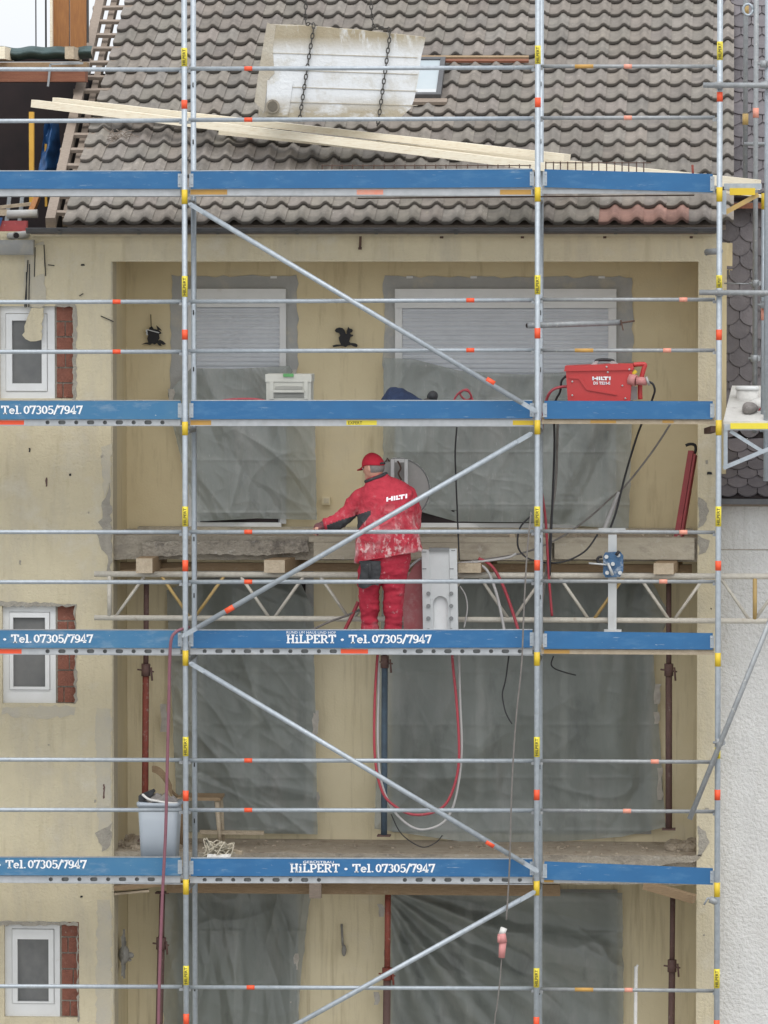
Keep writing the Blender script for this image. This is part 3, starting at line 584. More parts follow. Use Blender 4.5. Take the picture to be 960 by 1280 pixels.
def slope(py0,Y0,py1,Y1): 
    a=Vector((wx0,Y0,Z(py0,Y0))); b=Vector((wx0,Y1,Z(py1,Y1))); d=b-a; return a,d.normalized(),d.length
def slated(py0,Y0,py1,Y1,gauge,tw,nm):
    a,d,l=slope(py0,Y0,py1,Y1); n_=Vector((0,-d.z,d.y))
    MB().prism([a,a+Vector((wx1-wx0,0,0)),a+Vector((wx1-wx0,0,0))+d*l,a+d*l],-n_*.04).build('roof_deck','dark',rh)
    slates(a,d,wx1-wx0,int(l/gauge),gauge,tw,nm)
slated(621,1.12,548,1.95,.145,.175,'slate_roof'); slated(546,1.96,250,2.35,.128,.19,'slate_cladding'); slated(247,2.3,-120,7.2,.21,.2,'slate_roof')
MB().box((wx0,1.05,Z(628.5,1.1)),(wx1,1.16,Z(622,1.1))).build('gutter','gutter',rh); box('eaves_board',(wx0,1.16,Z(632,1.1)),(wx1,YW-.003,Z(628,1.1)),'greywood',rh)
box('fascia',(wx0+.1,2.18,Z(261,2.2)),(wx1,2.3,Z(254,2.2)),'redwood',rh)

# ================================================================== MAIN SCAFFOLD
TR=.0242
scaf=thing('scaffolding',(0,0,0),'galvanised facade scaffold with blue lettered toe boards in front of the cream building','scaffold')
PX=[(-211,0),(231.5,1),(671.5,2),(898,3)]
LV=[(243.5,0),(535,1),(822.5,2),(1109,3)]
def sticker(parent,cx,y0,y1):
    zc=lambda y:P(cx,y,0).z
    MB().tube([(X_,0,zc(y0)),(X_,0,zc(y1))],TR+.0012,14).build('sticker','sticker',parent)
    m=MB(); flat_text(m,'HILPERT',(X_,-TR-.003,(zc(y0)+zc(y1))/2),.026,abs(zc(y0)-zc(y1))*.86,vert=True,thick=.012); m.build('lettering','black',parent)
bands={1:dict(st=[(60,83),(345,371),(633,658),(921,945),(1207,1231)],rd=[(125,136),(412,424.5),(700,714),(988,1001),(1267,1281)],co=[(237,255),(527,544),(813,832),(1099,1118)]),
       2:dict(st=[(57,80),(344,368),(633,658),(921,946),(1210,1234)],rd=[(122,134),(410,423),(700,713),(987,1000),(1271,1285)],co=[(234,252),(525,543),(815,832),(1101,1119)]),
       3:dict(st=[(52,75),(344,360),(633,658),(934,948),(1211,1235)],rd=[(115,127),(412,425),(701,713),(987,1000),(1275,1289)],co=[(234,252),(525,544),(816,833),(1103,1121)])}
ztop_s=Z(-300,0)
PXX=[]
for px_,k in PX:
    X_=X(px_,0); PXX.append(X_)
    post=tube('post',[(X_,0,.02),(X_,0,ztop_s)],TR,'galv',scaf,14)
    m=MB().tube([(X_,.732,.02),(X_,.732,ztop_s)],TR,14)
    for lv in range(-4,7):
        for dz in (.5,1.0): m.tube([(X_,.732-TR-.003,5.1+2*lv+dz-.02),(X_,.732-TR-.003,5.1+2*lv+dz+.02)],.006,5,mi=1)
    m.build('post',['galv','black'],scaf)
    if k in bands:
        for a,b in bands[k]['st']: sticker(post,px_,a,b)
        for a,b in bands[k]['rd']: 
            tube('band',[(X_,0,P(px_,a,0).z),(X_,0,P(px_,b,0).z)],TR+.0015,'orange',post,14)
        for a,b in bands[k]['co']: tube('collar',[(X_,0,P(px_,a,0).z),(X_,0,P(px_,b,0).z)],TR+.0018,'yellow',post,14)
    box('base_plate',(X_-.07,-.07,.0),(X_+.07,.07,.02),'galv_dull',scaf); box('base_plate',(X_-.07,.66,0),(X_+.07,.80,.02),'galv_dull',scaf)
for k in range(4):
    for (y_,l) in LV:
        X_=PXX[k]; z_=5.1+2*(3-l)-.035
        tube('transom',[(X_,.02,z_),(X_,.71,z_)],.022,'galv_dull',scaf,8)
# guard rails: (bay, [(y left,y right)...])
rails=[(0,1,[(86,87),(152,150.5),(378,377),(440,439.5),(665,665),(727.5,727.5),(949,950),(1012,1012.5),(1232,1233.5),(1297,1298)],{2:149,3:149}),
 (1,2,[(86,84.5),(150,148),(377,375),(439,437.5),(665,664.5),(727.5,726.5),(950.5,951),(1012.5,1013),(1234,1235.5),(1298,1300)],{0:308,1:308,2:591,3:591,4:308,5:308,6:308,7:308,8:311}),
 (2,3,[(83,83),(147.5,147),(374.5,374.5),(438,438),(664,665.5),(726.5,727),(951,952.5),(1013,1014.5),(1236.5,1238.5),(1301,1303)],{0:785,1:785,2:857,3:836,4:857,5:831,6:820,7:784,8:786})]
for a,b,ys,sl in rails:
    for i,(y0,y1) in enumerate(ys):
        pa,pb=PX[a][0],PX[b][0]; Yr=.045
        p=P(pa+4.2,y0,Yr); q=P(pb-4.2,y1,Yr); r_=tube('guardrail',[p,q],.0185 if a<2 else .0165,'galv' if a<2 else 'galv_dull',scaf,12)
        m=MB()
        for pp in (p,q): box('wedge',pp+Vector((-.02,-.024,-.032)),pp+Vector((.02,.024,-.006)),'galv_dull',r_)
        if i in sl:
            c=p+(q-p)*((sl[i]-pa)/(pb-pa)); tube('sleeve',[c-Vector((.035,0,0)),c+Vector((.035,0,0))],.0195,'orange' if a<2 else 'pinkband',r_,12)
            if a==2 and i in (0,3,8):
                c2=p+(q-p)*.25; tube('sleeve',[c2-Vector((.08,0,0)),c2+Vector((.08,0,0))],.0172,'tan',r_,12)
# toe boards + decks
TB={0:[(214,236,214,236),(501,524,501,524),(787.5,809.5,788,810),(1071.5,1094,1072,1094.5)],
    1:[(214,236,211.5,234),(501,524,501,523),(788,810,787.5,809.5),(1073,1095,1074,1096)],
    2:[(211.5,234,217.5,240.5),(501,523.5,501.5,524),(789,811,791.5,812),(1077,1099.5,1085.5,1106)]}
DECKY={0:[(236.5,245),(524.5,532),(810.5,818),(1095,1103.5)],1:[(236,244.5),(524.5,532.5),(810.5,818),(1096,1104)],2:[(236,242),(524.5,530),(811.5,818),(1099,1104)]}
deckz={}
def plate_holes(px0,px1,y0,y1,Y,hl):
    """thin steel web with real punched holes"""
    cu=bpy.data.curves.new('c','CURVE'); cu.dimensions='2D'; cu.fill_mode='BOTH'; cu.extrude=.0015
    o=P(px0,y1,Y); u=P(px1,y1,Y)-o; h=P(px0,y0,Y).z-o.z; L_=u.length
    def spl(pts):
        s=cu.splines.new('POLY'); s.points.add(len(pts)-1)
        for i,p in enumerate(pts): s.points[i].co=(p[0],p[1],0,1)
        s.use_cyclic_u=True
    spl([(0,0),(L_,0),(L_,h),(0,h)])
    for x_,wd in hl:
        c=(x_-px0)/(px1-px0)*L_; rr=.0175; half=wd/2
        spl([(c+half+rr*math.cos(R(t)),h*.52+rr*math.sin(R(t))) for t in range(-90,91,30)]+[(c-half+rr*math.cos(R(t)),h*.52+rr*math.sin(R(t))) for t in range(90,271,30)])
    ob=bpy.data.objects.new('c',cu); COL.objects.link(ob); dg=bpy.context.evaluated_depsgraph_get(); dg.update()
    me=bpy.data.meshes.new_from_object(ob.evaluated_get(dg)); ud=u.normalized()
    vs=[o+ud*v.co.x+Vector((0,v.co.z,v.co.y)) for v in me.vertices]; fs=[list(p.vertices) for p in me.polygons]
    bpy.data.objects.remove(ob); bpy.data.curves.remove(cu); bpy.data.meshes.remove(me); return vs,fs
for bay in range(3):
    pa,pb=PX[bay][0],PX[bay+1][0]
    for l in range(4):
        a0,a1,b0,b1=TB[bay][l]; Yt=.048
        x0,x1=pa+(7 if bay<2 else 9),pb-(6 if bay<2 else 7)
        m=MB(); m.prism([P(x0,a1,Yt),P(x1,b1,Yt),P(x1,b0,Yt),P(x0,a0,Yt)],(0,.026,0))
        worn = bay==0 and l>0
        tb=m.build('toe_board','blue_worn' if worn else 'blue',scaf)
        if bay<2: MB().prism([P(x0,a0+.1,Yt-.002),P(x1,b0+.1,Yt-.002),P(x1,b0-1,Yt-.002),P(x0,a0-1,Yt-.002)],(0,.03,0)).build('edge_cap','galv_dull' if worn else 'galv',tb)
        for xx,d,ya,yb in ((x0,1,a0,a1),(x1,-1,b0,b1)):
            m=MB(); m.prism([P(xx-2*d,yb-2,Yt-.004),P(xx+3.2*d,yb-2,Yt-.004),P(xx+3.2*d,ya+3,Yt-.004),P(xx-2*d,ya+3,Yt-.004)],(0,.003,0))
            for yy in (ya+6,yb-6): m.ell(P(xx+1.6*d,yy,Yt-.006),(.007,.004,.007),8,5)
            m.build('end_fitting','galv',tb)
        # lettering
        if bay==1 and l in (2,3):
            by=[0,0,804,1090.5][l]; ox=[0,0,358,362.5][l]
            
            for w_,u0,u1,hh in (('HiLPERT',0,62,10.8),('•',66,74,9.5),('Tel.',78,105,10.6),('07305/7947',107,181,10.6)): slab_text(MB(),w_,ox+u0,ox+u1,by,by-hh,Yt-.0022).build('lettering','white',tb)
            m=MB()
            if l==2: flat_text(m,'RUND UM HAUS UND HOF',P(389,790.6,Yt-.0024),.43,.022)
            else: flat_text(m,'GERÜSTBAU',P(398,1077.3,Yt-.0024),.27,.026,thick=.01)
            m.build('lettering','white',tb)
        if bay==0 and l>0:
            ox=[0,1.5,14,7][l]; ex=[0,103,116,108][l]; by=[0,517.5,803.5,1085.5][l]; 
            for w_,u0,u1,hh in (('Tel.',ox,ox+(ex-ox)*.255,10.5),('07305/7947',ox+(ex-ox)*.275,ex,10.5),('•',ox-12,ox-4,9.5)): slab_text(MB(),w_,u0,u1,by,by-hh,Yt-.0022).build('lettering','white',tb)
        # deck
        d0,d1=DECKY[bay][l]; Yd=.075; zt=P((pa+pb)/2,d0,Yd).z-.004; zb=P((pa+pb)/2,d1,Yd).z; deckz[(bay,l)]=zt+.03
        xa,xb=PXX[bay]+.035,PXX[bay+1]-.035
        m=MB()
        if bay<2:
            for k in range(2): m.box((xa,.085+k*.325,zt+.0),(xb,.085+k*.325+.318,zt+.028))
            m.box((xa,Yd+.004,zb-.002),(xb,Yd+.05,zb+.006)); m.box((xa,.70,zb),(xb,.72,zt-.001))
            hl=[]
            if l in (2,3) or (bay==0 and l==1):
                q=60 if (bay==0) else 256
                x_=q if not(bay==0 and l==3) else 64
                lim=(207 if bay==0 else 650); k=0
                while x_<lim:
                    skip = bay==1 and ((l==2 and 418<x_<492) or (l==3 and 408<x_<492)) 
                    if not skip: hl.append((x_,.03 if k%2 else .002))
                    x_+=17.9; k+=1
                if bay==0: hl=[(h-0,w_) for h,w_ in hl]
            vs,fs=plate_holes(pa+6,pb-6,d0,d1,Yd,hl); m.add(vs,fs)
            dk=m.build('deck','deck',scaf)
            if hl: box('hole_shade',(xa+.05,Yd+.03,zb+.008),(xb-.05,Yd+.04,zt-.002),'alu_dark',dk)  # dark grey backing, added to stand in for the shade inside the punched holes
        else:
            m.box((xa,.085,zt),(xb,.70,zt+.028)); m.box((xa,Yd,zb),(xb,Yd+.04,zt-.001)); dk=m.build('deck',['timber_end' if l in (1,2) else 'deck'],scaf)
        bd={(1,0):[(238,284,'tan'),(446,479,'pinkband'),(625,664,'tan')],(1,1):[(238,264,'tan'),(433,471,'sticker'),(641,667,'yellow')],(0,1):[(-30,30,'orange')],(0,2):[(-30,27,'orange')],(1,2):[(426,460,'orange')],(2,1):[(738,770,'tan'),(828,842,'tan')],(2,2):[(680,712,'tan')],(2,3):[(680,692,'tan')]}.get((bay,l),[])
        for u0,u1,mt in bd:
            MB().box(P(u0,d1-1.2,Yd-.003),P(u1,d0+1,Yd-.0015)).build('marking',mt,dk)
            if mt=='sticker': m=MB(); flat_text(m,'EXPERT',P(444,(d0+d1)/2,Yd-.005),.12,.026); m.build('lettering','black',dk)
# toe-board spill and diagonal braces
for (a,b,c,d,s_) in ((237,255,670,514,(613,477)),(229,795,664,542,(287,761.5)),(238,829,672,1089,(613,1054.5)),(238,1354.5,668,1115,None),(240,-31,670,226,None)):
    if b<-20: continue
    p,q=P(a,b,-.05),P(c,d,-.05); dv=(q-p).normalized(); br=MB().tube([p+dv*.14,q-dv*.14],.0225,12)
    br.bar(p,p+dv*.16,.006,.04).bar(q-dv*.16,q,.006,.04); br.tube([p+Vector((0,-.02,0)),p+Vector((0,.05,0))],.012,8).tube([q+Vector((0,-.02,0)),q+Vector((0,.05,0))],.012,8)
    br=br.build('diagonal_brace','galv',scaf)
    if s_: c_=P(*s_,-.05); tube('sleeve',[c_-dv*.04,c_+dv*.04],.0245,'orange',br,12)
# wall tie with coupler at the lower right post, and the little couplers
def coupler(c,par,name='coupler',mat='galv_dull'):
    m=MB().tube([c+Vector((0,0,-.03)),c+Vector((0,0,.03))],.034,10); m.tube([c+Vector((-.055,-.01,.0)),c+Vector((.055,-.01,0))],.012,6); m.box(c+Vector((.03,-.03,-.02)),c+Vector((.05,.03,.02))); return m.build(name,mat,par)
tie=MB().tube([P(887,1124,.0),P(897,1128,.0)],.03,8).tube([P(880,1131,0),P(885,1122,0)],.01,6).tube([P(885,1122,0),P(890,1126,0)],.012,6).build('swivel_coupler','galv_dull',scaf)
MB().tube([P(884,315,.5),P(900,314,.05)],.028,10).tube([P(882,319,.5),P(886,312,.5)],.014,6).build('swivel_coupler','galv_dull',scaf)
MB().bar(P(884,539,.3),P(893,536,.1),.06,.05).build('clamp','rust',scaf)

# long tube across the right gable, loose diagonal
dt=thing('loose_tube',P(863,1022,-.06),'bare steel tube leaning diagonally over the right scaffold post before the white wall','tube')
p,q=P(862,1024,-.06),P(985,720,-.06); MB().tube([p,q],.023,12).build('tube','galv_dull',dt); coupler(P(899,928,-.035),dt)

# ------------------------------------------------------------------ scaffold of the right-hand house
s2=thing('scaffolding',P(955,600,.3),'paint-spattered scaffold with yellow taped brackets at the right edge before the slates','scaffold')
def stube(name,a,b,r=.024,mat='galv',par=s2): return tube(name,[a,b],r,mat,par,12)
zz0,zz1=Z(240,.25),Z(-200,.25)
for px_,Y,yb,yt,mt in ((957.5,.1,600,-300,'galv'),(954,.3,534,245,'galv'),(943,1.3,540,-200,'galv_dull'),(930,1.5,225,-200,'galv_dull')):
    X_=X(px_,Y); stube('post',(X_,Y,Z(yb,Y)),(X_,Y,Z(yt,Y)),.022 if mt=='galv_dull' else .025,mt)
for px_,Y,a,b,mt in ((954,.3,242,262,'yellow'),(943,1.3,136,148,'pinkband'),(930,1.5,8,20,'ochre'),(930,1.5,143,157,'ochre'),(954,.3,385,400,'pinkband')):
    tube('band',[(X(px_,Y),Y,Z(a,Y)),(X(px_,Y),Y,Z(b,Y))],.0265,mt,s2,12)
stube('ledger',P(879,106.5,-.05),P(1100,107,-.05),.0235,'galv_dull'); stube('ledger',P(874,365.5,-.05),P(1100,367,-.05),.0235,'galv_dull')
stube('ledger',P(930,180,1.45),P(1000,180,1.45),.017,'galv_dull'); stube('ledger',P(905,354,1.25),P(946,355,1.25),.006,'galv_dull'); stube('ledger',P(938,446,1.25),P(1000,446,1.25),.012,'galv_dull')
for c in (P(899,106.5,-.03),P(956,106.5,.05),P(899,366,-.03),P(955,367,.2),P(955,80,.08),P(944,354,1.2),P(943,448,1.25),P(955,381,.25)): coupler(c,s2)
tube('ring',[P(935+6*math.cos(t),12+7*math.sin(t),1.3) for t in [k*math.pi/8 for k in range(17)]],.012,'galv',s2,8)
# upper bracket
m=MB().bar(P(905,233,.12),P(952,233,.12),.05,.05).bar(P(905,238,.12),P(905,268,.12),.045,.04); br=m.build('bracket','galv',s2)
MB().bar(P(912,239.5,.10),P(944,239.5,.10),.05,.06).build('tape','yellow',br); MB().bar(P(906,266,.12),P(948,243,.12),.04,.04).build('strut','ochre',br)
m=MB().bar(P(905,534,.08),P(1010,534,.08),.05,.05).bar(P(907,536,.08),P(907,584,.08),.03,.035).bar(P(904,585,.08),P(985,551,.08),.03,.035).bar(P(913,539,.09),P(956,566,.09),.03,.03); br=m.build('bracket','galv',s2)
MB().bar(P(913,532.5,.06),P(990,532.5,.06),.03,.05).build('tape','sticker',br)
m=MB().prism([P(904,526.5,.06),P(1010,526.5,.06),P(1022,482,1.25),P(915,482,1.25)],(0,0,-.035)); m.build('deck','dirtywhite',s2)
MB().box(P(950,540,.2),P(960,528,.3)).build('tube_socket','galv',s2)
tag(MB().bar(P(912,240,.6),P(958,246,.45),.2,.02).build('brace_board','plank'),'pale board lying under the upper yellow taped bracket at the right','board')
# things on that deck
bk=thing('bucket',P(934,508,.75),'white lidded bucket standing on the pale deck at the right edge','bucket')
c=P(934,511,.8); MB().loft([[c+Vector((r_*math.cos(t),r_*math.sin(t),h)) for t in [2*math.pi*k/20 for k in range(20)]] for r_,h in ((.085,0),(.097,.17))]).build('body','bag_white',bk)
MB().loft([[c+Vector((r_*math.cos(t),r_*math.sin(t),h)) for t in [2*math.pi*k/20 for k in range(20)]] for r_,h in ((.104,.165),(.104,.195),(.09,.2))]).build('lid','pvc',bk)
def sack(c,r,seed,mat):
    m=MB(); 
    m.ell(c,r,20,12)
    m.v=[v+Vector((1,1,1))*0+(v-Vector(c)).normalized()*.03*noise.noise(v*9+Vector((seed,0,0))) for v in m.v]; return m
tag(sack(P(937,511,.35),(.07,.1,.06),3,0).build('sack','bag_dirty'),'small grey brown sack in front of the bucket on the right deck','sack')
s_=thing('sack',P(955,505,.5),'white sack with red stripes lying on the right deck beside the bucket','sack'); sack(P(958,506,.55),(.15,.12,.06),5,0).build('bag','bag_white',s_)
for k in range(3): tube('stripe',[P(946+k*5,517-k*3,.40),P(950+k*5,511-k*3,.41),P(957+k*4,507-k*3,.43)],.007,'hose_red',s_,6)

# ------------------------------------------------------------------ lattice girder and shoring timbers
YG=.87
lg=thing('lattice_girder',P(119,775,YG),'pale cement-spattered lattice girder spanning behind the worker','girder')
ya,yb=P(118,717.5,YG),P(1100,721,YG); za,zb_=P(118,772,YG),P(1100,777,YG)
gl=lambda a,b,px_:a+(b-a)*((px_-118)/(1100-118))
tube('chord',[ya,yb],.026,'girder',lg,12); tube('chord',[za,zb_],.024,'girder',lg,12)
for px_,mt in ((137,'girder'),(945,'ochre'),(1090,'girder')): tube('end_post',[gl(ya,yb,px_),gl(za,zb_,px_)],.02,mt,lg,10)
for k in range(-6,4):
    b0=742+100*k; t0=b0+50
    tube('strut',[gl(za,zb_,b0+2),gl(ya,yb,t0-9)],.014,'ochre' if k in (-5,0) else 'girder',lg,8)
    tube('strut',[gl(ya,yb,t0+9),gl(za,zb_,b0+97)],.014,'ochre' if k==-6 else 'girder',lg,8)
def beam(px0,px1,py0,py1,Y0,Y1,sh,label,name='timber_block',ends=('timber','timber_end')):
    a=[P(px0,py1,Y0),P(px1,py1,Y0),P(px1,py0,Y0),P(px0,py0,Y0)]; d=Vector((sh,Y1-Y0,.0)); o=MB().prism(a,d); o.mi[0]=1
    return tag(o.build(name,list(ends)),label,'timber')
beam(170,190.5,698,716.5,.72,1.7,.02,'sawn timber block end under the balcony slab beside the left opening edge')
beam(330,356,700,716,.72,1.7,.12,'timber block sticking out under the slab left of the worker')
beam(573,601,704,716,.72,1.7,.1,'timber block sticking out just right of the grey upright plate')
beam(817,842,704,718,.72,1.7,.07,'pale sawn timber block end beside the right opening edge')
MB_=MB().box(P(150,713,1.35),P(865,706,1.35)+Vector((0,.08,0))).build('formwork_board','timber'); tag(MB_,'long brown board lying under the middle balcony slab behind the lattice girder','board')
tag(MB().bar(P(152,715,1.2),P(238,710,1.3),.05,.03).build('board_offcut','timber'),'short board offcut under the slab at the left end of the girder','board')
tag(MB().box(P(208,1116,1.3),P(700,1106,1.3)+Vector((0,.1,0))).build('formwork_board','timber'),'long dark brown beam under the lowest visible slab','beam')
tag(MB().bar(P(806,1106,1.1),P(868,1124,1.0),.12,.07).build('formwork_board','timber'),'tilted brown plank end under the slab at lower right','plank')
tag(MB().bar(P(142,1110,1.12),P(205,1104,1.25),.1,.04).build('board_offcut','timber'),'splintered board end under the slab at lower left','board')
tag(MB().bar(P(142,1117,1.15),P(186,1113,1.2),.08,.02).build('board_offcut','timber_end'),'thin pale lath under the splintered board at lower left','lath')
tag(MB().box(P(386.5,1123,1.08),P(402,1103,1.16)).build('timber_block','greywood'),'small grey block wedged below the slab left of the lower rusty prop','block')
def creases(box_,n,seed,amp,wid,ang=(0,180),ln=(60,200)):
    r=random.Random(seed); out=[]
    for k in range(n):
        a=R(r.uniform(*ang)); L_=r.uniform(*ln)/2; out.append((r.uniform(box_[0],box_[2]),r.uniform(box_[1],box_[3]),math.cos(a),math.sin(a),L_,r.uniform(*wid),r.uniform(.4,1)*amp*r.choice((1,1,-.7)),r.uniform(-.0025,.0025)))
    return out
def crease_at(cr,x,y):
    t=0
    for cx,cy,ca,sa,L_,w_,am,cv in cr:
        dx,dy=x-cx,y-cy; u=dx*ca+dy*sa
        if abs(u)>L_: continue
        d=abs(-dx*sa+dy*ca-cv*u*u)/w_
        if d<3: t+=am*math.exp(-d*1.3)*(1-(u/L_)**2)
    return t
# ------------------------------------------------------------------ film sheets
def film(name,L,Rr,Tp,Bt,label,mat='sheet',Y=YB-.1,fold=None,nx=120,ny=170,seed=0,torn=(),cang=(0,180),cn=26):
    bx=(min(a for _,a in L),min(a for _,a in Tp),max(a for _,a in Rr),min(1285,max(a for _,a in Bt)))
    cr=creases(bx,cn,seed*13+1,.018,(3,9),cang)+creases(bx,cn,seed*7+5,.045,(10,26),cang,(120,320))
    for yy in range(int(bx[1])+52,int(bx[3]),66): cr.append(((bx[0]+bx[2])/2,yy,1,0,400,2.2,.008,0))
    def fx(u,v):
        xl_=lerp_tab(L,v); xr_=lerp_tab(Rr,v); t=lerp_tab(Tp,u); b=lerp_tab(Bt,u)
        px_=xl_+(xr_-xl_)*u; py_=t+(b-t)*v
        q=Vector((px_/140,py_/140,seed*3.1))
        y=.09*noise.noise(q*1.1)+.045*noise.noise(Vector((q.x*3.2,q.y*1.5,q.z)))+.016*(1-2*abs(noise.noise(Vector((q.x*1.6+q.y*1.2,q.y*1.5-q.x*.8,q.z)))))**3+.006*(1-2*abs(noise.noise(Vector((q.x*5-q.y*3,q.y*4,q.z+5)))))**3
        if fold: y+=fold(u,v,px_,py_)
        y+=crease_at(cr,px_,py_); y=max(-.05,y)
        e=min(u,1-u); px_+=1.6*noise.noise(Vector((v*17,seed,0)))*(e<.02)
        return P(px_,py_,Y-y)
    o=rug(MB(),fx,nx,ny).build(name,mat); tag(o,label,'plastic sheet','plastic film hung over the balcony doors')
    if torn:
        for x_,y0,y1 in torn:
            m=MB(); n=max(3,int((y1-y0)/6)); r=random.Random(int(x_+y0)); l=[(x_-3-r.uniform(0,3),y0+(y1-y0)*k/n) for k in range(n+1)]+[(x_+r.uniform(0,4),y1-(y1-y0)*k/n) for k in range(n+1)]
            m.prism([P(a,b,Y-.05) for a,b in l],(0,.004,0))
            m.build('tape','tape',o)
    return o
def diagf(cx,cy,n,amp): 
    def f(u,v,x,y):
        dx,dy=x-cx,y-cy; a=math.atan2(dy,dx); r=math.hypot(dx,dy); return amp*math.sin(a*n+.6*noise.noise(Vector((x/90,y/90,1))))*min(1,r/120)*math.exp(-max(0,r-260)/200)
    return f
film('plastic_sheet',[(0,222),(.06,210),(.3,216),(1,246)],[(0,362),(.4,394),(1,396)],[(0,480),(.12,460),(.5,461),(1,457)],[(0,652),(.5,648),(1,650)],'grey film over the left window of the top loggia, below the rolled-down shutter','sheet',seed=1,cang=(40,110),torn=((215,486,500),(368,462,492)),fold=diagf(235,450,9,.012))
film('plastic_sheet',[(0,480),(1,478)],[(0,792),(1,786)],[(0,447),(.12,449),(.3,463),(.55,468),(.7,466),(.8,459),(1,452)],[(0,610),(.16,640),(.3,652),(.6,653),(1,662)],'wide grey film over the right window of the top loggia, behind the saw blade','sheet',seed=2,cang=(60,150),fold=lambda u,v,x,y: diagf(800,455,12,.03)(u,v,x,y)*(u>.45)*min(1,(u-.45)*5)+.03*math.exp(-((x-700+ (y-460)*-.55)/16)**2)*(y>470))
film('plastic_sheet',[(0,208),(.4,214),(1,222)],[(0,372),(.12,392),(1,397)],[(0,738),(.2,724),(1,722)],[(0,1040),(1,1043)],'grey film behind the left scaffold post on the middle loggia, right of the red prop','sheet_dark',seed=3,cang=(10,75),torn=((395,888,918),(397,990,1012),(206,880,915)),fold=lambda u,v,x,y:.02*math.sin((y+ .35*x)/17)*math.exp(-((y-900)/120)**2))
film('plastic_sheet',[(0,478),(1,468)],[(0,812),(.15,838),(.3,816),(.6,824),(1,832)],[(0,722),(1,722)],[(0,1036),(.3,1052),(.6,1053),(.85,1046),(1,1034)],'broad grey film on the middle loggia behind the looped hoses','sheet_dark',seed=4,cang=(60,140),cn=18,torn=((823,855,880),(826,960,1000),(822,890,905)),fold=lambda u,v,x,y:.03*math.exp(-((x-775)/20)**2)+.018*math.sin(x/13)*(u>.75))
film('plastic_sheet',[(0,204),(1,204)],[(0,389),(.35,377),(1,364)],[(0,1114),(1,1112)],[(0,1400),(1,1400)],'grey film at lower left of the picture with slanting right edge','sheet_dark',seed=5,cang=(70,110),torn=((372,1192,1212),(368,1252,1270)),fold=lambda u,v,x,y:.02*math.sin(x/9+ .5*math.sin(y/60))*(u<.95))
film('plastic_sheet',[(0,482),(1,478)],[(0,778),(1,781)],[(0,1116),(.5,1114),(1,1116)],[(0,1400),(1,1400)],'wide grey film at the bottom with folds fanning from its upper left corner','sheet_dark',seed=6,cang=(5,50),cn=14,torn=((477,1130,1146),(472,1240,1256)),fold=diagf(470,1105,22,.055))

# ------------------------------------------------------------------ steel props
def prop(px0,px1,y0,y1,Y,col,mat,mat2,label,r=.03):
    a,b=P(px0,y0,Y),P(px1,y1,Y); t=thing('steel_prop',b,label,'prop'); c=P(px0+(px1-px0)*(col-y0)/(y1-y0),col,Y); d=(b-a).normalized()
    tube('outer_tube',[c,b],r,mat,t,12); tube('inner_tube',[a,c],r*.8,mat2,t,12)
    MB().tube([c-d*.06,c+d*.05],r*1.35,12).tube([c+Vector((-.075,-.02,.01)),c+Vector((.075,-.02,-.01))],.008,6).tube([c+Vector((.05,-.03,.03)),c+Vector((.06,-.03,-.09))],.01,6).build('collar',mat2,t)
    MB().box(a+Vector((-.06,-.06,-.004)),a+Vector((.06,.06,.008))).build('head_plate',mat2,t); MB().box(b+Vector((-.06,-.06,-.008)),b+Vector((.06,.06,.004))).build('base_plate',mat2,t)
prop(183,181,728,1050,1.45,838,'prop_red','prop_brown','red lead-painted prop on the middle loggia, behind the grey bin')
prop(836,836,728,1036,1.55,838,'prop_brown','prop_brown','brown rusty prop on the middle loggia, near the right end of the opening')
prop(481,480,795,1044,1.5,828,'prop_blue','prop_brown','blue grey prop on the middle loggia, beside the hanging hoses',.028)
prop(203,196,1116,1400,1.45,1180,'prop_brown','prop_brown','dark prop at lower left, behind the maroon hose',.033)
prop(485,482,1112,1400,1.4,1218,'prop_brown','prop_red','rusty red prop at the bottom, between two film sheets',.034)
prop(841,838,1118,1400,1.5,1208,'prop_brown','prop_brown','brown prop at lower right, beside the white plastic pipe',.03)
lp=thing('leaning_pole',P(846,680,1.3),'maroon steel strut with hook leaning in the right corner of the top loggia','pole')
a,b=P(865,565,1.6),P(846,680,1.25); MB().bar(a,b,.05,.07).build('tube','pipe_maroon',lp); MB().bar(a+(b-a)*.03+Vector((.035,-.03,0)),b+Vector((.035,-.03,0)),.02,.05).build('flange','pipe_maroon',lp)
MB().tube(pxpath([(857,557,1.6),(863,555,1.6),(869,557,1.6),(869,565,1.6),(865,567,1.6)]),.013,8).build('hook','iron',lp)

# ------------------------------------------------------------------ wall ornaments
def shape(name,pts,Y,th,mat,par=None): return MB().prism(pxpoly(pts,Y),(0,th,0)).build(name,mat,par)
Zm=lambda l:[(320+a/3,300+b/3) for a,b in l]
sq=Zm([(290,402),(286,396),(300,392),(318,392),(312,378),(310,366),(316,358),(312,349),(300,346),(295,340),(300,332),(312,328),(324,330),(332,338),(335,350),(341,352),(340,340),(344,332),(345,325),(351,332),(360,334),(363,340),(359,346),(352,349),(356,354),(364,355),(364,361),(355,363),(352,372),(349,380),(354,386),(362,386),(374,388),(381,394),(378,402),(366,399),(356,394),(344,396),(336,402),(326,398),(314,398)])
tag(shape('squirrel_silhouette',sq,YB-.05,.015,'iron'),'black metal squirrel silhouette on the wall between the two shuttered windows','wall ornament')
Zn=lambda l:[(x/3,280+y/3) for x,y in l]
sl=thing('squirrel_silhouette',P(192,420,YB-.05),'battered black ornament with bent wire, on the wall left of the left scaffold post','wall ornament')
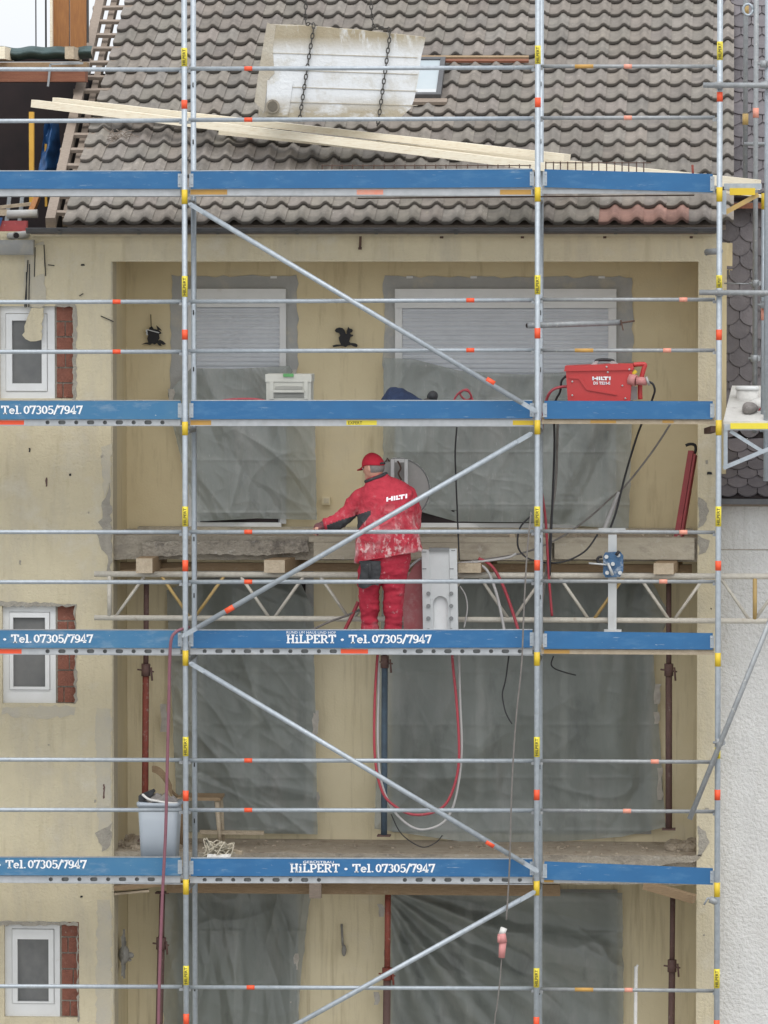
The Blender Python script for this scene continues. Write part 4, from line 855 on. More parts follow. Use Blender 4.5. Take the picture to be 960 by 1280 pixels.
MB().prism(pxpoly(Zn([(530,452),(545,445),(556,444),(552,430),(556,416),(546,408),(548,396),(558,398),(560,388),(570,384),(576,394),(592,396),(600,402),(606,410),(596,414),(598,428),(592,438),(600,434),(612,440),(622,450),(612,454),(602,448),(606,458),(596,456),(588,446),(580,452),(570,448),(562,454),(550,450)]),YB-.05),(0,.015,0)).prism(pxpoly(Zn([(586,380),(600,392),(606,400),(590,396)]),YB-.06),(0,.012,0)).build('body','iron',sl)
tube('wire',[P(188.5,393,YB-.05),P(189,410,YB-.05)],.004,'iron',sl,5); MB().bar(P(183,412,YB-.066),P(184,419,YB-.066),.012,.012).bar(P(184,412,YB-.062),P(199,416,YB-.062),.008,.008).build('bracket','alu',sl)
sm=thing('sun_plaque',P(152,1190,1.3),'grey half sun face relief hanging on the left jamb at the bottom','wall ornament')
xj=OX0+.014
def jam(px_,py_,dx=0): q=P(px_,py_,1.3); return Vector((xj+dx,1.3+(px_-144)*.022,q.z))
m=MB().ell(jam(151,1196,.045),(.05,.09,.085),14,10)
for k in range(14):
    a=2*math.pi*k/14; c=jam(151,1196,.03); L_=.17 if k%2 else .13
    m.prism([c+Vector((0,.08*math.cos(a-.2),.08*math.sin(a-.2))),c+Vector((0,.08*math.cos(a+.2),.08*math.sin(a+.2))),c+Vector((0,L_*math.cos(a),(L_+.06)*math.sin(a)))],(.02,0,0))
m.build('face','pewter',sm); MB().ell(jam(151,1197,.1),(.035,.02,.03),10,6).ell(jam(151,1203,.095),(.02,.03,.012),10,6).build('nose','pewter',sm)
sp=thing('ladle_ornament',P(430,1175,YB-.05),'grey spoon shaped ornament on the pale wall between the two bottom films','wall ornament')
tube('handle',[P(427,1155,YB-.05),P(428.5,1182,YB-.05)],.011,'pewter',sp); MB().ell(P(430,1188,YB-.05),(.022,.02,.055),12,8).build('bowl','pewter',sp)
jb=thing('junction_box',P(407,627,YB-.03),'small cream socket box on the wall left of the worker','socket box'); MB().box(P(402.5,631,YB-.05),P(413,621,YB-.003)).build('box','loggia_low',jb); MB().box(P(404.5,629,YB-.058),P(411,623,YB-.051)).build('cover','jamb',jb)

# ------------------------------------------------------------------ hanging concrete slab
d=Vector((-.085,.19,.02)); YS=1.55
front=[(345,31),(393,33),(462,39),(532,46),(527,70),(523,100),(518,122),(514,135),(501,147),(478,152),(430,150),(380,148),(332,147),(334,128),(338,88)]
m=MB().prism(jag(front,YS,.5,9,5),d)
M['slabm']=pm('cut concrete slab', (.68,.70,.71), (.63,.65,.66), 4, .9, 0, .3, 40, V1, [((.33,.28,.19), 4.5, .30, .46, (2.6,2.6,.7), 1.0, Z(68,YS), Z(46,YS)), ((.36,.31,.22), 5, .34, .5, (1,1,2), .95, Z(118,YS), Z(140,YS)), ((.42,.38,.29), 4, .52, .68, V1, .5),((.3,.28,.25), 30, .70, .74, V1, .7)])
cs=thing('concrete_slab',P(430,148,YS),'cut grey white concrete balcony slab hanging in chains before the roof','concrete slab')
m.build('slab','slabm',cs)
M['mouth']=pm('pipe hollow', (.16,.14,.11), (.10,.09,.07), 10, .95)
M['chain']=pm('dark chain steel', (.085,.08,.072), (.05,.047,.043), 30, .7, .2)
M['slabside']=pm('stained slab edge', (.38,.33,.25), (.46,.43,.36), 6, .9, 0, .4, 40, V1)
m=MB()
MB().prism(pxpoly([(338,30),(345,31),(341,62),(343,92),(335,100),(331,130),(330,140),(318,127),(325,80),(334,28)],YS-.004),(0,.003,0)).build('stained_edge','slabside',cs)
MB().prism(pxpoly([(334,100),(366,103),(360,146),(333,145)],YS-.012),(0,.011,0)).build('raised_band','slabm',cs)
c=P(341,133,YS-.02); MB().tube([c+Vector((0,-.03,0)),c+Vector((0,.05,0))],.062,18).build('pipe_stub','concrete',cs); MB().tube([c+Vector((0,-.036,0)),c+Vector((0,-.031,0))],.046,18).build('pipe_mouth','mouth',cs)
m=MB()
for y0,y1 in ((66,72),(87,93),(108,114),(127,132)): m.bar(P(340,y0,YS-.003),P(522,y1,YS-.003),.006,.006)
m.build('board_mark','slabside',cs)
def chain(path,label):
    pts=smooth_path(path,10); tot=[0]
    for a,b in zip(pts,pts[1:]): tot.append(tot[-1]+(b-a).length)
    n=int(tot[-1]/.046); m=MB(); j=0
    for k in range(n):
        s_=(k+.5)*.046
        while j<len(tot)-2 and tot[j+1]<s_: j+=1
        d_=(pts[j+1]-pts[j]).normalized(); c=pts[j]+d_*(s_-tot[j]); side=d_.cross(Vector((0,1,0))).normalized(); 
        if k%2: side=d_.cross(side).normalized()
        m.tube([c+d_*.029*math.cos(t)+side*.014*math.sin(t) for t in [2*math.pi*q/8 for q in range(9)]],.0052,5,False)
    return tag(m.build('lifting_chain','chain'),label,'chain','lifting chains holding the concrete slab')
yc=YS-.025
chain([P(384,-150,YS+.06),P(383,-20,YS+.06),P(382,26,YS+.06),P(388,29,YS),P(392,33,yc),P(388,60,yc),P(381,105,yc),P(375,146,yc),P(374,150,YS+.1)],'rusty lifting chain over the left part of the hanging slab')
chain([P(461,-150,YS+.06),P(463,-20,YS+.06),P(467,32,YS+.06),P(478,35,YS),P(487,39,yc),P(484,70,yc),P(478,115,yc),P(473,151,yc),P(472,156,YS+.1)],'rusty lifting chain over the right part of the hanging slab')

# ------------------------------------------------------------------ planks and reinforcement on the top deck
def plank(a,b,ht,wd,label):
    return tag(MB().bar(a,b,wd,ht).build('timber_plank','plank'),label,'plank','fresh planks on the top deck')
plank(P(43,129.5,3.05),P(700,211,.62),.07,.11,'long fresh plank reaching furthest left, over the dark open roof')
plank(P(70,126,3.25),P(709,197,.84),.06,.12,'thin fresh plank lying behind the others on the top deck')
plank(P(277,162.5,2.45),P(948,231,.45),.088,.11,'fresh plank whose right end lies beyond the right scaffold post')
def rebar(x0,x1,yt,yb,Y,step,label):
    m=MB(); a,b=P(x0,yt,Y),P(x1,yt,Y); c,d_=P(x0,yb,Y),P(x1,yb,Y)
    m.tube([a,b],.005,6).tube([c,d_],.005,6).tube([c+Vector((0,.1,0)),d_+Vector((0,.1,0))],.005,6)
    n=int((x1-x0)/step)
    for k in range(n+1):
        px_=x0+k*step+rnd.uniform(-1,1); m.tube([P(px_,yb+3,Y),P(px_,yt-1,Y),P(px_,yb+3,Y+.12)],.0055,5)
    return tag(m.build('rebar_girder','rust'),label,'reinforcement')
rebar(402,664,207,216,.32,13,'rusty reinforcement lattice on the top deck below the hanging slab'); rebar(682,814,203.5,216,.3,9.5,'rusty reinforcement lattice on the top deck left of the right post')
tag(tube('rebar_rod',[P(447,248,.5),P(868,244,.55)],.006,'rust'),'thin rusty rod hanging just under the top deck','rod')
tag(tube('rebar_rod',[P(865.5,206,.3),P(866.5,225,.3)],.011,'prop_red'),'short red rod standing upright on the top deck near the right post','rod')

# ------------------------------------------------------------------ on the second deck
zd=deckz[(1,1)]
tc=thing('tool_case',P(360,514,.35),'pale grey tool case with green latch standing on the second deck','tool case')
Yc=.3; MB().box(Vector((X(333,Yc),Yc,zd)),Vector((X(388.5,Yc),Yc+.3,Z(476,Yc)))).box(Vector((X(332,Yc),Yc-.008,Z(477.5,Yc))),Vector((X(389.5,Yc),Yc+.308,Z(468,Yc)))).build('body','case',tc)
MB().box(P(341,496,Yc-.012),P(381,490,Yc-.001)).box(P(344,487,Yc-.01),P(378,483,Yc-.001)).build('recess','case_dark',tc); MB().bar(P(342,489,Yc-.03),P(380,489,Yc-.03),.02,.022).build('handle','case',tc)
MB().box(P(354,471,Yc-.02),P(367,467,Yc-.009)).build('latch','green',tc)
m=MB()
for k in range(5): m.box(P(350+5*k,484-1.5,Yc-.0125),P(353+5*k,481.5,Yc-.0105))
m.build('badge','case',tc)
for a in (337,380): MB().box(P(a,499,Yc-.014),P(a+5,476,Yc-.002)).build('rib','case',tc)
# jacket dropped on the deck
def jk(u,v):
    x_=470+68*u; h=[4,16,23,24,23,20,15,11,5]; hh=lerp_tab([(i/8,q) for i,q in enumerate(h)],u); a=math.pi*v
    p=P(x_,506,.32); q=Vector((p.x,.32-.16*math.cos(a),zd+.004+(hh*1.32/142+.02)*math.sin(a))); return q+Vector((0,0,1))*.022*noise.noise(q*13)+Vector((0,1,0))*.02*noise.noise(q*11)
tag(rug(MB(),jk,34,18).build('work_jacket','denim'),'crumpled navy work jacket lying on the second deck','jacket')
sh=thing('work_shoe',P(543,512,.3),'dark shoe beside the navy jacket on the second deck','shoe'); sack(P(541,495,.3),(.045,.1,.045),8,0).build('upper','blackfab',sh); sack(P(538,503,.28),(.07,.1,.04),9,0).build('sole','shoe',sh)
def lay(label,pts,r,mat,name='hose',cat='hose',grp=None): return tag(MB().tube(pxpath(pts),r,8).build(name,mat),label,cat,grp)
lay('loop of pinkish hose on the second deck right of the navy jacket',[(566,504,.3),(571,494,.3),(579,488,.3),(586,490,.32),(589,497,.34),(582,500,.36),(575,492,.36),(584,487,.36),(590,498,.34),(592,506,.33)],.009,'hose_red')
lay('thin red hose lying behind the left toe board of the second deck',[(268,504,.3),(282,500.5,.3),(300,499,.3),(322,499.5,.3),(340,504,.3)],.012,'hose_red')
# power unit
pu=thing('power_unit',P(750,515,.35),'red boxy power unit with grey carrying handle on the second deck','power unit')
Yp=.24; zd2=deckz[(2,1)]
def pup(x_,y_): return (680+x_/6,430+y_/6)
f=[pup(185,420),pup(640,420),pup(665,162),pup(162,172)]
pts=[P(*q,Yp) for q in f]; pts[0].z=pts[1].z=zd2+.01
MB().prism(pts,(0,.36,0)).build('body','redbox',pu)
MB().prism(pxpoly([pup(150,205),pup(672,195),pup(668,150),pup(520,150),pup(330,158),pup(158,165)],Yp-.016),(0,.39,0)).build('top_cover','redbox',pu)
MB().prism(pxpoly([pup(186,240),pup(275,240),pup(330,330),pup(545,375),pup(545,385),pup(318,345),pup(260,262),pup(186,258)],Yp-.012),(0,.011,0)).build('relief','redbox',pu)
MB().prism(pxpoly([pup(335,166),pup(385,128),pup(410,128),pup(395,152),pup(500,150),pup(500,128),pup(525,128),pup(575,160)],Yp+.1),(0,.06,0)).build('handle_bracket','grip',pu)
MB().tube(pxpath([(*pup(390,142),Yp+.13),(*pup(395,124),Yp+.13),(*pup(450,118),Yp+.13),(*pup(515,124),Yp+.13),(*pup(522,142),Yp+.13)]),.014,8).build('handle','cable',pu)
MB().tube(pxpath([(*pup(672,156),Yp+.08),(*pup(720,152),Yp+.08),(*pup(756,156),Yp+.08),(*pup(745,200),Yp+.08),(*pup(722,300),Yp+.08),(*pup(722,415),Yp+.08)]),.021,10).build('carry_frame','redbox',pu)
MB().tube([P(*pup(640,262),Yp+.02),P(*pup(690,275),Yp+.0)],.05,12).tube([P(*pup(690,276),Yp),P(*pup(772,280),Yp)],.036,12).build('plug','pink',pu); MB().tube([P(*pup(770,280),Yp),P(*pup(786,274),Yp)],.042,12).build('gland','grip',pu)
box('motor',P(*pup(642,420),Yp+.1),P(*pup(700,318),Yp+.25),'grip',pu)
MB().bar(P(*pup(665,225),Yp+.02),P(*pup(692,200),Yp+.02),.03,.03).build('tag','yellow',pu)
m=MB(); 
lx,ly=pup(368,262); 
# block capitals of the maker's mark: H I L T I joined
def blk(mb,x,y,w_,h_,Y): mb.box(P(x,y+h_,Y),P(x+w_,y,Y+.002))
def mark(mb,x,y,w_,h_,Y):
    u=w_/22.
    for a,b,c,d in ((0,0,1.9,1),(5,0,1.9,1),(1.9,.38,3.1,.3),(7.6,0,1.9,1),(10.2,0,1.9,1),(12.1,.7,2.5,.3),(13.1,0,6.4,.32),(15.3,.32,1.9,.68),(20.1,0,1.9,1)): blk(mb,x+a*u,y+b*h_,c*u,d*h_,Y)
mark(m,lx-1,ly-3,23,4.6,Yp-.006); flat_text(m,'DS TS20-E',P(lx+11,ly+5.2,Yp-.006),.145,.026,thick=.03); m.build('lettering','white',pu)
m=MB()
for a,b in ((212,282),(212,385),(588,312),(610,408),(478,212),(470,172),(640,190)): m.ell(P(*pup(a,b),Yp-.014-.006*(b<220)),(.009,.006,.009),8,5)
m.build('rivet','grip',pu)
lay('red hose bending down from the left end of the red power unit',[(711,483,.3),(700,484,.3),(690,488,.28),(684,497,.3),(681,510,.4),(678,530,.74),(676,600,.78),(682,650,.8),(686,720,.8),(690,770,.8)],.012,'hose_red')
lay('black cable bending behind the red power unit at its left',[(708,470,.36),(702,476,.36),(700,490,.4),(693,508,.5),(693,560,.8),(690,640,.8),(687,720,.8)],.010,'cable','cable','cable')
lay('black cable from the pink plug curving down behind the toe board',[(810,477,.24),(816,480,.24),(818.5,488,.26),(816,497,.3),(812,508,.4),(800,535,.85),(790,565,1.0),(780,600,1.05),(770,640,1.0),(762,662,.9)],.010,'cable','cable','cable')
lay('long brown cable slanting from the right across the top loggia to the hoses',[(838,530,1.0),(815,565,1.1),(782,607,1.1),(764,622,1.1),(735,648,1.08),(700,672,1.06),(650,692,1.0),(575,703,.95)],.009,'cable_grey','cable','cable')
lay('grey pair of cables hanging beside the middle post down to the girder',[(697,530,.8),(695,600,.82),(690,640,.82),(686,690,.84),(679,740,.82),(676,770,.8)],.012,'cable_grey','cable','cable')
lay('white cement-caked hose end slanting under the cables in the top loggia',[(774,615,1.05),(766,635,1.05),(758,655,1.02),(754,664,1.0)],.02,'hose_grey')
lay('black cable drooping loosely right of the middle post at the third lift',[(665,644,.8),(650,660,.8),(648,685,.82),(665,700,.84),(700,703,.84),(730,690,.84),(747,668,.86)],.008,'cable','cable','cable')
lay('black cable hanging down before the wide film above the saw',[(571,534,.85),(569,565,.85),(570,600,.88),(572,650,.95),(574,700,.95)],.007,'cable','cable','cable')
lay('long dark cable hanging from the girder to the bottom of the picture',[(664,640,-.07),(659,690,-.08),(655,760,-.08),(652,830,-.08),(645,900,-.08),(640,980,-.08),(637,1080,-.08),(633,1150,-.08)],.0075,'cable_grey','cable','cable')
lay('red hose slanting down right of the timber block to the girder',[(598,698,.8),(615,708,.8),(630,735,.8),(643,772,.79),(650,795,.76)],.014,'hose_red'); lay('grey hose slanting down beside the red one to the girder',[(590,702,.79),(608,712,.79),(620,740,.79),(628,775,.78),(632,800,.76)],.013,'hose_grey')
lay('thin grey hose lying on the girder behind the upright plate',[(572,704,.8),(600,702,.79),(634,697,.8),(645,692,.82)],.011,'hose_grey')
# hanging hose loops under the third deck
lay('red hose hanging in a loop under the third deck',[(475,790,.35),(471,830,.35),(468,890,.35),(469,950,.35),(478,990,.35),(494,1008,.35),(515,1018,.35),(540,1016,.35),(558,1004,.35),(570,975,.35),(574,940,.35),(571,880,.35),(566,830,.35),(564,790,.35)],.012,'hose_red')
lay('grey hose hanging in a longer loop outside the red one',[(472,790,.38),(473,850,.38),(472,920,.38),(475,970,.38),(487,1005,.38),(505,1027,.38),(525,1037,.38),(548,1032,.38),(562,1018,.38),(571,990,.38),(577,940,.38),(575,870,.38),(573,790,.38)],.011,'hose_grey')
lay('thin black wire lying in an arc below the hose loops',[(489,1018,1.0),(500,1040,1.05),(515,1053,1.1),(530,1059,1.1),(545,1053,1.1),(553,1044,1.1)],.005,'cable','wire','wire')
lay('thin black cable curling under the third deck left of the middle post',[(636,820,.5),(632,850,.5),(628,868,.5),(632,890,.5),(640,905,.5)],.006,'cable','cable','cable'); lay('thin black cable curling under the third deck right of the middle post',[(692,820,.5),(689,830,.5),(694,836,.5),(708,841,.5),(720,844,.5)],.006,'cable','cable','cable')
lay('long maroon hose hanging over the left toe board down to the bottom',[(236,784,.2),(229,786,.0),(220,790,-.05),(214,800,-.07),(212,830,-.06),(211,880,-.06),(209,960,-.06),(207,1040,-.06),(203,1120,-.06),(200,1200,-.06),(198,1290,-.06),(196,1500,-.06),(195,1780,-.06)],.0145,'hose_maroon')
plg=thing('cable_plug',P(628,1180,-.08),'faded red cable plug hanging on the dark cable at the bottom','plug')
MB().tube([P(630,1160,-.08),P(627,1168,-.08)],.03,10).build('gland','bag_white',plg); MB().tube([P(627,1167,-.08),P(628.5,1178,-.08)],[.036,.04],10).tube([P(628.5,1178,-.08),P(627,1197,-.08)],[.034,.028],10).tube([P(624,1170,-.1),P(624,1178,-.1)],.016,8).build('body','pink',plg)
lay('thin grey cable hanging below the red plug',[(627,1197,-.08),(625,1225,-.08),(621,1260,-.08),(618,1290,-.08),(612,1480,-.08)],.006,'cable_grey','cable','cable')
# grey clamp pipe at the upper rail
gp=thing('clamp_pipe',P(715,405,.3),'grey pipe with clamp lying level before the right shutter','pipe')
tube('pipe',[P(659,407,.25),P(776,403,.45)],.027,'galv_dull',gp); MB().tube([P(659,407,.248),P(658.6,407,.246)],.02,10).build('mouth','dark',gp); MB().tube([P(774,404,.44),P(793,401,.5)],.009,6).bar(P(776,400,.43),P(779,413,.43),.03,.012).build('clamp','rust',gp)

# ------------------------------------------------------------------ wall saw and its parts on the third deck
zd3=deckz[(1,2)]
ws=thing('wall_saw',P(498,640,.98),'round steel saw blade with white bracket behind the worker','saw')
c=P(498,612,1.0); m=MB(); n=96; rr=.286
ring=[]
for k in range(n):
    a=2*math.pi*k/n; q=rr*(1.0 if k%4 else .955); ring.append(c+Vector((q*math.cos(a),0,q*math.sin(a))))
m.prism(ring,(0,.006,0)).build('blade','blade',ws); m=MB(); m.tube([c+Vector((rr*.965*math.cos(2*math.pi*k/48),-.001,rr*.965*math.sin(2*math.pi*k/48))) for k in range(49)],.006,5,False); m.build('rim','alu_dark',ws)
m=MB(); m.box(P(488.5,618,.93),P(493,574,.97)).box(P(505.5,618,.93),P(510,574,.97)).box(P(493.2,578,.93),P(505.3,573.5,.97)); m.build('bracket','pvc',ws)
MB().tube(pxpath([(497,576,.92),(501,585,.92),(498,592,.92),(502,600,.92)]),.008,6).build('chain','rust',ws); MB().tube([c+Vector((0,-.03,0)),c+Vector((0,.02,0))],.06,16).build('flange','alu_dark',ws)
MB().tube([P(482,577,.93),P(484,573,.93),P(487,577,.93)],.008,6).build('hook','rust',ws)
sc_=thing('machine_plate',P(549,800,.6),'upright dusty aluminium plate with bolts and a round-headed slot right of the worker','machine plate')
Ya=.58; u1=[(527,686),(571,686),(573,800),(529,800)]
slot=[(541.5,800),(541,757)]+[(550.5+9.5*math.cos(R(t)),754+10*math.sin(R(t))) for t in range(190,351,20)]+[(560,757),(561,800)]
m=MB()
# plate made of two flanges, a web above the slot and strips beside it
m.prism(pxpoly([(527,687),(537,687),(539,800),(529,800)],Ya),(0,.05,0)); m.prism(pxpoly([(561.5,686),(571,686),(573,800),(563.5,800)],Ya),(0,.05,0))
m.prism(pxpoly([(537.2,687)]+[(541.2,757),(541.4,800),(539.1,800)],Ya+.012),(0,.03,0))
pl=[(537.2,686.5),(561.3,686.5),(563.3,800),(560.2,800),(560,757)]+[(550.5+9.5*math.cos(R(t)),755+10*math.sin(R(t))) for t in range(-10,-171,-20)]+[(541,757)]
m.prism(pxpoly(pl,Ya+.012),(0,.03,0)); m.build('plate','alu',sc_)
MB().prism(pxpoly([(536,800),(536,740),(566,740),(566,800)],Ya+.06),(0,.02,0)).build('back_plate','pvc',sc_)
box('cap',P(536.5,689,Ya-.012),P(562,684.5,Ya+.05),'alu_dark',sc_)
for y_ in (742,757.5,773,788):
    for x_ in (535.5,564): tube('bolt',[P(x_,y_,Ya-.014),P(x_,y_,Ya)],.019,'alu_dark',sc_)
for x_,y_ in ((530,711),(564,711),(529,725),(564,724),(566,688),(530,690)): MB().bar(P(x_-2,y_,Ya-.003),P(x_+3,y_,Ya-.003),.004,.008).build('mark','alu_dark',sc_)
bg_=thing('blade_guard',P(515,800,.72),'dusty red saw guard standing between the worker and the aluminium plate','saw guard')
MB().prism(pxpoly([(505,790),(503,752),(509,722),(519,704),(527,699),(560,699),(560,800),(505,800)],.70),(0,.06,0)).build('shell','guard',bg_)
MB().bar(P(511,690,.66),P(500,760,.66),.02,.03).build('rail','alu',bg_)
MB().tube(pxpath([(509,712,.68),(516,705,.68),(527,697,.68)]),.012,6).build('rim','alu',bg_)
sh_=thing('drive_unit',P(765,700,.8),'blue cement-spattered drive with levers on an upright aluminium rail','saw drive')
MB().box(P(760,803,.80),P(771,668,.84)).build('rail','alu',sh_)
MB().box(P(748,664,.79),P(782,660,.84)).build('cross_piece','alu',sh_)
m=MB().prism(pxpoly([(756,691),(775,690),(779,695),(779,714),(775,721),(757,722),(754,717),(754,696)],.70),(0,.09,0)); m.build('drive','drive',sh_)
for x_,y_ in ((758,696),(773,694),(775,716),(759,716),(766,705)): tube('bolt',[P(x_,y_,.68),P(x_,y_,.70)],.018,'alu',sh_)
MB().tube([P(736,704,.68),P(760,706,.68)],.009,6).tube([P(760,704,.66),P(766,719,.66)],.013,6).build('lever','alu',sh_); MB().tube(pxpath([(753,696,.7),(748,697,.7),(747,702,.7),(752,704,.7)]),.012,8).tube([P(770,694,.66),P(774,689,.66)],.014,8).build('grip','cable',sh_)
MB().box(P(755,790,.78),P(777,786.5,.84)).build('foot','alu',sh_)
lay('red hoses running up behind the worker\'s left leg',[(448,752,.8),(440,770,.78),(432,786,.7),(428,800,.6)],.017,'hose_red'); lay('grey cable slanting to the worker\'s left foot',[(385,790,.6),(410,778,.7),(432,770,.76),(450,762,.8)],.010,'cable_grey','cable','cable')
lay('thin grey cable hanging between the plate and the girder strut',[(575,733,.8),(582,745,.8),(584,762,.8),(580,785,.78)],.007,'hose_grey','cable','cable')
for x_ in (640,):
    MB().box(P(x_-3,672,YF+.02),P(x_+4,664,YF+.04)).build('cleat','timber_end',bld)
# ------------------------------------------------------------------ bottom deck clutter
zd4=deckz[(0,3)]
bn=thing('plastic_bin',P(199,1090,.35),'tall grey blue plastic bin filled with rubbish on the lowest deck','bin')
def rrect(cx,cy,hx,hy,z,r=.05,n=5):
    out=[]
    for sx,sy,a0 in ((1,1,0),(-1,1,90),(-1,-1,180),(1,-1,270)):
        for k in range(n+1):
            a=R(a0+90*k/n); out.append(Vector((cx+sx*(hx-r)+r*math.cos(a),cy+sy*(hy-r)+r*math.sin(a),z)))
    return out
Yb=.36; cx=X(199,Yb); zt=Z(1009,Yb-.17)
m=MB().loft([rrect(cx,Yb,.152,.15,zd4),rrect(cx,Yb,.178,.175,zt)]); m.build('body','bin',bn)
m=MB().loft([rrect(cx,Yb,.188,.185,zt-.012),rrect(cx,Yb,.19,.187,zt+.02)]); m.build('rim','bin',bn)
def rub(u,v):
    a=2*math.pi*u; r_=.17*v; q=Vector((cx+r_*math.cos(a),Yb+r_*math.sin(a),zt+.03+.05*(1-v)+.055*noise.noise(Vector((math.cos(a)*v*5,math.sin(a)*v*5,1))))); return q
tag(rug(MB(),rub,28,8).build('rubbish','bag_dirty'),'crumpled grey sacks filling the blue grey bin','rubbish')
tag(MB().prism(pxpoly([(173,1001),(173,995),(190,988),(192,991),(188,997),(181,996),(179,1003),(175,1004)],.28),(0,.16,0)).build('foil_flap','blackfab'),'black foil flap sticking up at the left of the bin','foil')
tag(MB().tube(pxpath([(178,993,.25),(186,999,.22),(200,1002,.2),(213,1004,.2),(222,1004,.22)]),.011,6).build('white_strip','bag_white'),'white plastic strip across the top of the bin','strip')
ch=thing('wooden_chair',P(240,1040,1.5),'brown wooden chair partly hidden behind the bin','chair')
zc_=Z(1000,1.4); zf=zB0+.006; xa,xb=X(222,1.4),X(276,1.4)
MB().box((xa,1.32,zc_-.01),(xb,1.7,zc_+.018)).build('seat','timber',ch)
for x_,y_ in ((xa+.03,1.36),(xb-.035,1.36),(xa+.03,1.66),(xb-.035,1.66)): MB().tube([(x_,y_,zc_-.01),(x_+.03*(1 if x_>xa+.1 else -1),y_,zf)],[.024,.014],8).build('leg','timber_end' if x_>xa+.1 else 'timber',ch)
def bkf(u,v):
    q=P(190+25*u,957+10*u*u+ (8+10*u)*v+ 14*u*u,1.33); return q+Vector((0,.06*math.sin(math.pi*u),0))
rug(MB(),bkf,14,5).build('backrest','timber',ch); MB().tube(pxpath([(206,972,1.36),(214,988,1.4),(226,999,1.5)]),.014,8).build('back_post','timber',ch)
m=MB()
for k in range(26):
    a=P(250+rnd.uniform(0,40),1068-rnd.uniform(0,8),.32+rnd.uniform(-.12,.15)); b=P(258+rnd.uniform(0,38),1050+rnd.uniform(0,14),.32+rnd.uniform(-.12,.15)); c=P(252+rnd.uniform(0,48),1072-rnd.uniform(0,6),.32+rnd.uniform(-.12,.15))
    m.tube(smooth_path([a,b,c],5),.0065,5)
for k in range(7):
    a=P(268+rnd.uniform(-14,10),1075,.3); m.tube(smooth_path([a,P(258+rnd.uniform(-6,8),1048+rnd.uniform(-3,6),.3),P(264+rnd.uniform(-4,20),1072,.3)],5),.007,5)
m.ell(P(275,1084,.34),(.2,.13,.10),16,8)
tag(m.build('rope_pile','twine'),'tangle of pale ropes heaped on the lowest deck','ropes')
tag(MB().bar(P(282,1062,.4),P(303,1066,.35),.04,.03).build('wood_offcut','timber_end'),'small wood offcut lying at the right of the rope tangle','offcut')
def rag(u,v):
    q=P(258+30*u,1069+6*v+3*math.sin(u*11)*v,.14); return q+Vector((0,.08*(1-v)+.015*math.sin(u*17),0))
tag(rug(MB(),rag,20,6).build('rag','bag_white'),'dirty white rag hanging below the rope tangle','rag')
tag(MB().bar(P(250,1040,1.6),P(330,1041,1.6),.05,.035).build('door_batten','timber_end'),'pale batten on the loggia floor below the left film','batten')
# rubble
def rubble(px0,px1,py0,py1,Y0,Y1,n,sz,z,label):
    m=MB()
    for k in range(n):
        x_=rnd.uniform(px0,px1); Y=rnd.uniform(Y0,Y1); c=Vector((X(x_,Y),Y,z)); s_=sz*rnd.uniform(.3,1)**1.5; o=len(m.v)
        m.ell(c,(s_,s_,s_*.6),7,5); 
        for i in range(o,len(m.v)): m.v[i]+= (m.v[i]-c)*.5*noise.noise(m.v[i]*40)
    for i in range(len(m.sm)): m.sm[i]=False
    return tag(m.build('rubble','floor'),label,'rubble',None,'stuff')
rubble(836,869,0,0,1.5,2.1,110,.07,zB0+.02,'heap of crumbled plaster in the right corner of the middle loggia floor'); rubble(150,860,0,0,1.2,2.0,160,.022,zB0+.008,'crumbs of plaster scattered over the middle loggia floor'); rubble(145,860,0,0,1.2,2.0,160,.025,zA0+.008,'crumbs of plaster scattered on the upper slab')
rubble(143,172,0,0,1.3,2.1,60,.06,zB0+.015,'heap of crumbled plaster in the left corner of the middle loggia floor')
tag(tube('plastic_pipe',[P(793,1400,.9),P(795,1208,.9)],.0165,'bag_white'),'thin white plastic pipe standing upright at lower right','pipe')
tube('pipe_tip',[P(795,1212,.9),P(797,1206,.9)],.01,'bag_white'); bpy.data.objects['pipe_tip'].parent=bpy.data.objects['plastic_pipe']

# ================================================================== WORKER
YP=.36
wk=thing('person',(X(478,YP),YP,zd3),'worker in red cap, dusty red jacket and trousers, seen from behind, reaching left','person')
def ring_e(px_,py_,hw,dep,Y=YP,tilt=0,n=20,fwd=0,yaw=.25):
    c=P(px_,py_,Y); h=hw/141.5; out=[]
    for k in range(n):
        a=2*math.pi*k/n; ca,sa=math.cos(a),math.sin(a)
        ca=math.copysign(abs(ca)**.85,ca); sa=math.copysign(abs(sa)**.85,sa)
        out.append(c+Vector((h*ca,dep*sa+fwd,tilt*ca)))
    return out
def limb(mb,pts,rs,n=12,sq=1):
    return mb.tube(pts,rs,n,True,0,sq)
def head_frame():
    f=Vector((-.80,.56,-.22)).normalized(); r=f.cross(Vector((0,0,1))).normalized(); u=r.cross(f); return f,r,u
HF,HR,HU=head_frame(); HC=P(466.5,584,YP+.02)
def hp(a,b,c): return HC+HF*a+HR*b+HU*c
rotH=Matrix((HF,HR,HU)).transposed()
